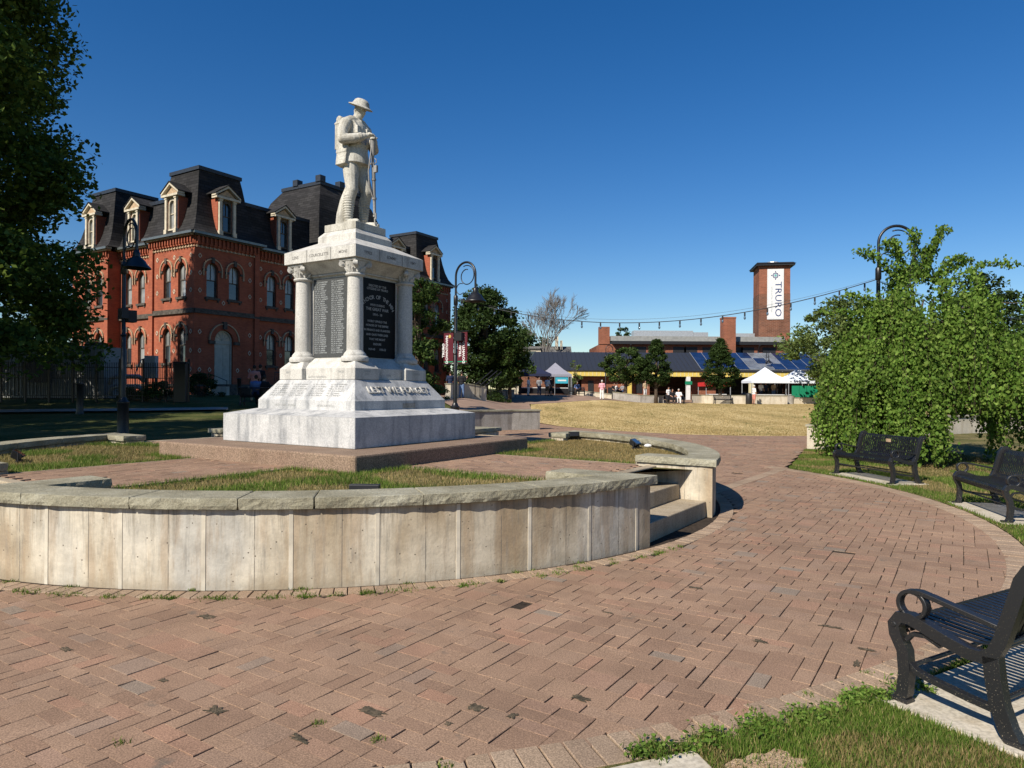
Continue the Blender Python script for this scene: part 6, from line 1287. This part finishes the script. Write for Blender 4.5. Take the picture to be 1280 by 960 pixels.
# ------------------------------------------------------------------ people
def person(u, Y, label, top='blue', leg='denim', pose='stand', rz=0, hair=HAIRD, h=1.72, z=None, shorts=False, hat=None, dx=0, arm=0.0):
    x, y = at(u, Y); z0 = Tf(x, y) if z is None else z; r = empty('person', (x, y, z0), rz, label=label, cat='person', group='people round the square'); k = h/1.75
    if pose == 'stand':
        hp, kn, an = .92, .50, .09; J = dict(pel=((0, 0, .95), (.15, .10)), chest=((0, 0, 1.32), (.17, .11)), nk=((0, -.01, 1.50), .05), hd=((0, -.02, 1.56), .05), rh=((-.09, 0, .88), .085), rk=((-.10, -.03, .5), .06), ra=((-.11, .03, .09), .042), rt=((-.12, -.12, .03), .04), lh=((.09, 0, .88), .085), lk=((.11, .0, .5), .06), la=((.12, .06, .09), .042), lt=((.13, -.08, .03), .04))
        A_ = dict(rs=((-.19, 0, 1.40), .055), re=((-.25, -.02, 1.13), .042), rw=((-.22-arm*.1, -.14-arm*.1, .92+arm*.55), .032), ls=((.19, 0, 1.40), .055), le=((.26, -.02, 1.13), .042), lw=((.22, -.16, .95), .032)); hc = (0, -.03, 1.63)
    else:
        J = dict(pel=((0, .1, .52), (.17, .13)), chest=((0, .14, .92), (.17, .11)), nk=((0, .10, 1.10), .05), hd=((0, .08, 1.15), .05), rh=((-.10, .06, .52), .09), rk=((-.12, -.36, .52), .065), ra=((-.12, -.36, .10), .042), rt=((-.12, -.50, .04), .04), lh=((.10, .06, .52), .09), lk=((.13, -.36, .52), .065), la=((.14, -.40, .10), .042), lt=((.14, -.54, .04), .04))
        A_ = dict(rs=((-.19, .12, 1.0), .055), re=((-.26, .02, .76), .042), rw=((-.13, -.20, .66), .032), ls=((.19, .12, 1.0), .055), le=((.27, .02, .76), .042), lw=((.14, -.20, .66), .032)); hc = (0, .06, 1.23)
    J = {**J, **A_}; B_ = [('pel', 'chest'), ('chest', 'nk'), ('nk', 'hd')]+[(s+a, s+b) for s in 'rl' for a, b in (('h', 'k'), ('k', 'a'), ('a', 't'), ('s', 'e'), ('e', 'w'))]+[('pel', 'rh'), ('pel', 'lh'), ('chest', 'rs'), ('chest', 'ls')]
    def rd(n): q = J[n][1]; return q if hasattr(q, '__len__') else (q, q)
    def figure(bones, f=1.0, add=0.0, torso=False):
        t = MB()
        for A1, B1 in bones:
            pa, pb = Vector(J[A1][0]), Vector(J[B1][0]); ra_, rb_ = min(rd(A1))*f+add, min(rd(B1))*f+add; t.tube([pa, pb], [ra_, rb_], 10); t.ball(pa, ra_, 10, 6); t.ball(pb, rb_, 10, 6)
        if torso:
            pc, pp = Vector(J['chest'][0]), Vector(J['pel'][0]); mid = (pc+pp)/2
            t.ball(pc, (.185*f+add, .12*f+add, .17), 12, 8); t.ball(mid, (.155*f+add, .115*f+add, .20), 12, 8); t.ball(pp, (.165*f+add, .125*f+add, .13), 12, 8)
        return t
    m = figure(B_, torso=True); m.ball(hc, (.075, .09, .115), 12, 10); m.ball((hc[0], hc[1]-.09, hc[2]-.01), (.014, .02, .02), 6, 4)
    for s in 'rl':
        p = Vector(J[s+'w'][0]); dn = Vector((0, -.3, -1)).normalized(); m.tube([p, p+dn*.06, p+dn*.09], [.03, .034, .028], 8)
        for i in range(4): q = p+dn*.08+Vector(((i-1.5)*.016, 0, 0)); m.tube([q, q+dn*.06], [.009, .007], 5)
        m.tube([p+dn*.03, p+dn*.06+Vector((.03 if s == 'r' else -.03, -.02, 0))], [.011, .008], 5)
    body = remeshed(m, 'body', SKIN, r, .016, 1)
    remeshed(figure([('chest', 'rs'), ('chest', 'ls'), ('rs', 're'), ('ls', 'le')], 1.12, .012, True), 'top', PAL[top], r, .024, 1)
    lg = [('pel', 'rh'), ('rh', 'rk'), ('pel', 'lh'), ('lh', 'lk')]+([] if shorts else [('rk', 'ra'), ('lk', 'la')]); remeshed(figure(lg, 1.14, .016), 'shorts' if shorts else 'trousers', PAL[leg], r, .024, 1)
    m = MB()
    for s in 'rl': a_, t_ = J[s+'a'][0], J[s+'t'][0]; m.tube([(a_[0], a_[1]+.03, .04), ((a_[0]+t_[0])/2, (a_[1]+t_[1])/2, .045), (t_[0], t_[1]-.04, .035)], [.045, .05, .035], 8)
    m.build('shoes', PAL['black'], r, smooth=True)
    m = MB(); m.ball((hc[0], hc[1]+.018, hc[2]+.03), (.086, .095, .105), 12, 8); m.build('hair', hair, r, smooth=True)
    if hat: m = MB(); m.lathe([(.13, 0), (.10, .01), (.09, .07), (.04, .10), (.001, .102)], 12, c=(hc[0], hc[1], hc[2]+.05)); m.build('hat', PAL[hat], r)
    r.scale = (k,)*3; return r
person(577, 45, 'man in black shirt and jeans holding a phone right of the banner lamp post', 'black', 'denim', rz=radians(165), arm=.9)
person(563, 46, 'person in dark clothes just left of the banner lamp post', 'navy', 'navy', rz=radians(200)); person(568.5, 50, 'person in salmon top half hidden by the banner lamp post', 'salmon', 'black', rz=1)
person(684, 64, 'man in white shirt and brown shorts by the grey tent', 'white', 'brown', rz=radians(150), shorts=True); person(689, 64.5, 'person in black beside the man in brown shorts', 'black', 'black', rz=radians(60), shorts=True)
person(660.5, 64.5, 'person in pale dress under the navy tent', 'white', 'white', rz=1.2); person(674, 67, 'vendor in grey behind the navy tent table', 'grey', 'navy'); person(650, 68, 'shopper in olive at the left of the navy tent', 'olive', 'black', rz=2)
person(752.5, 61, 'lady in pink jacket and white trousers walking on the plaza', 'pink', 'white', rz=radians(170), hair=HAIRW)
person(721.5, 67.8, 'man in blue shirt sitting near the pavilion', 'blue', 'black', 'sit', 0, HAIRW); person(841, 61.2, 'seated visitor in black on the left of the lawn bench', 'black', 'black', 'sit', .2); person(848.5, 61.3, 'seated visitor in white on the right of the lawn bench', 'white', 'white', 'sit', -.2, HAIRW); person(835.5, 62.6, 'person in white leaning behind the lawn bench', 'white', 'black', 'stand', .5, h=1.5)
person(942.5, 61.5, 'shopper in white shirt and shorts beside the litter bin', 'white', 'salmon', 'stand', radians(100), HAIRW, shorts=True)
person(772, 70.5, 'seated diner in white under the round tree', 'white', 'black', 'sit', 1.2, z=1.0); person(777, 71, 'seated diner in grey under the round tree', 'grey', 'denim', 'sit', -1.0, z=1.0); person(768, 71, 'seated diner in black behind the grey planter wall', 'black', 'black', 'sit', .3, z=1.0)
person(806.5, 71.5, 'person in tan standing in the pavilion shade', 'tan', 'white', rz=.4, z=.9); person(951, 70, 'vendor in white under the left white tent', 'white', 'navy', rz=.2, z=.8); person(957, 70.4, 'vendor in navy under the left white tent', 'navy', 'black', rz=.1, z=.8); person(975, 70.2, 'customer in black between the white tents', 'black', 'black', rz=2.5, z=.8); person(967, 70.6, 'customer in tan under the left white tent', 'tan', 'denim', rz=2.2, z=.8)
person(321, 31.0, 'person in blue shirt sitting left of the memorial, seen from behind', 'blue', 'black', 'sit', radians(180)); person(331, 31.1, 'person in dark clothes sitting next to the blue shirted one', 'black', 'olive', 'sit', radians(175))
person(318, 33.2, 'woman in salmon top standing by the ramp railing', 'salmon', 'tan', 'stand', radians(200)); person(325, 33.6, 'person in black with backpack standing by the ramp railing', 'black', 'black', 'stand', radians(170), h=1.76)
print('OBJECTS', len(bpy.data.objects), 'VERTS', sum(len(o.data.vertices) for o in bpy.data.objects if o.type == 'MESH'))
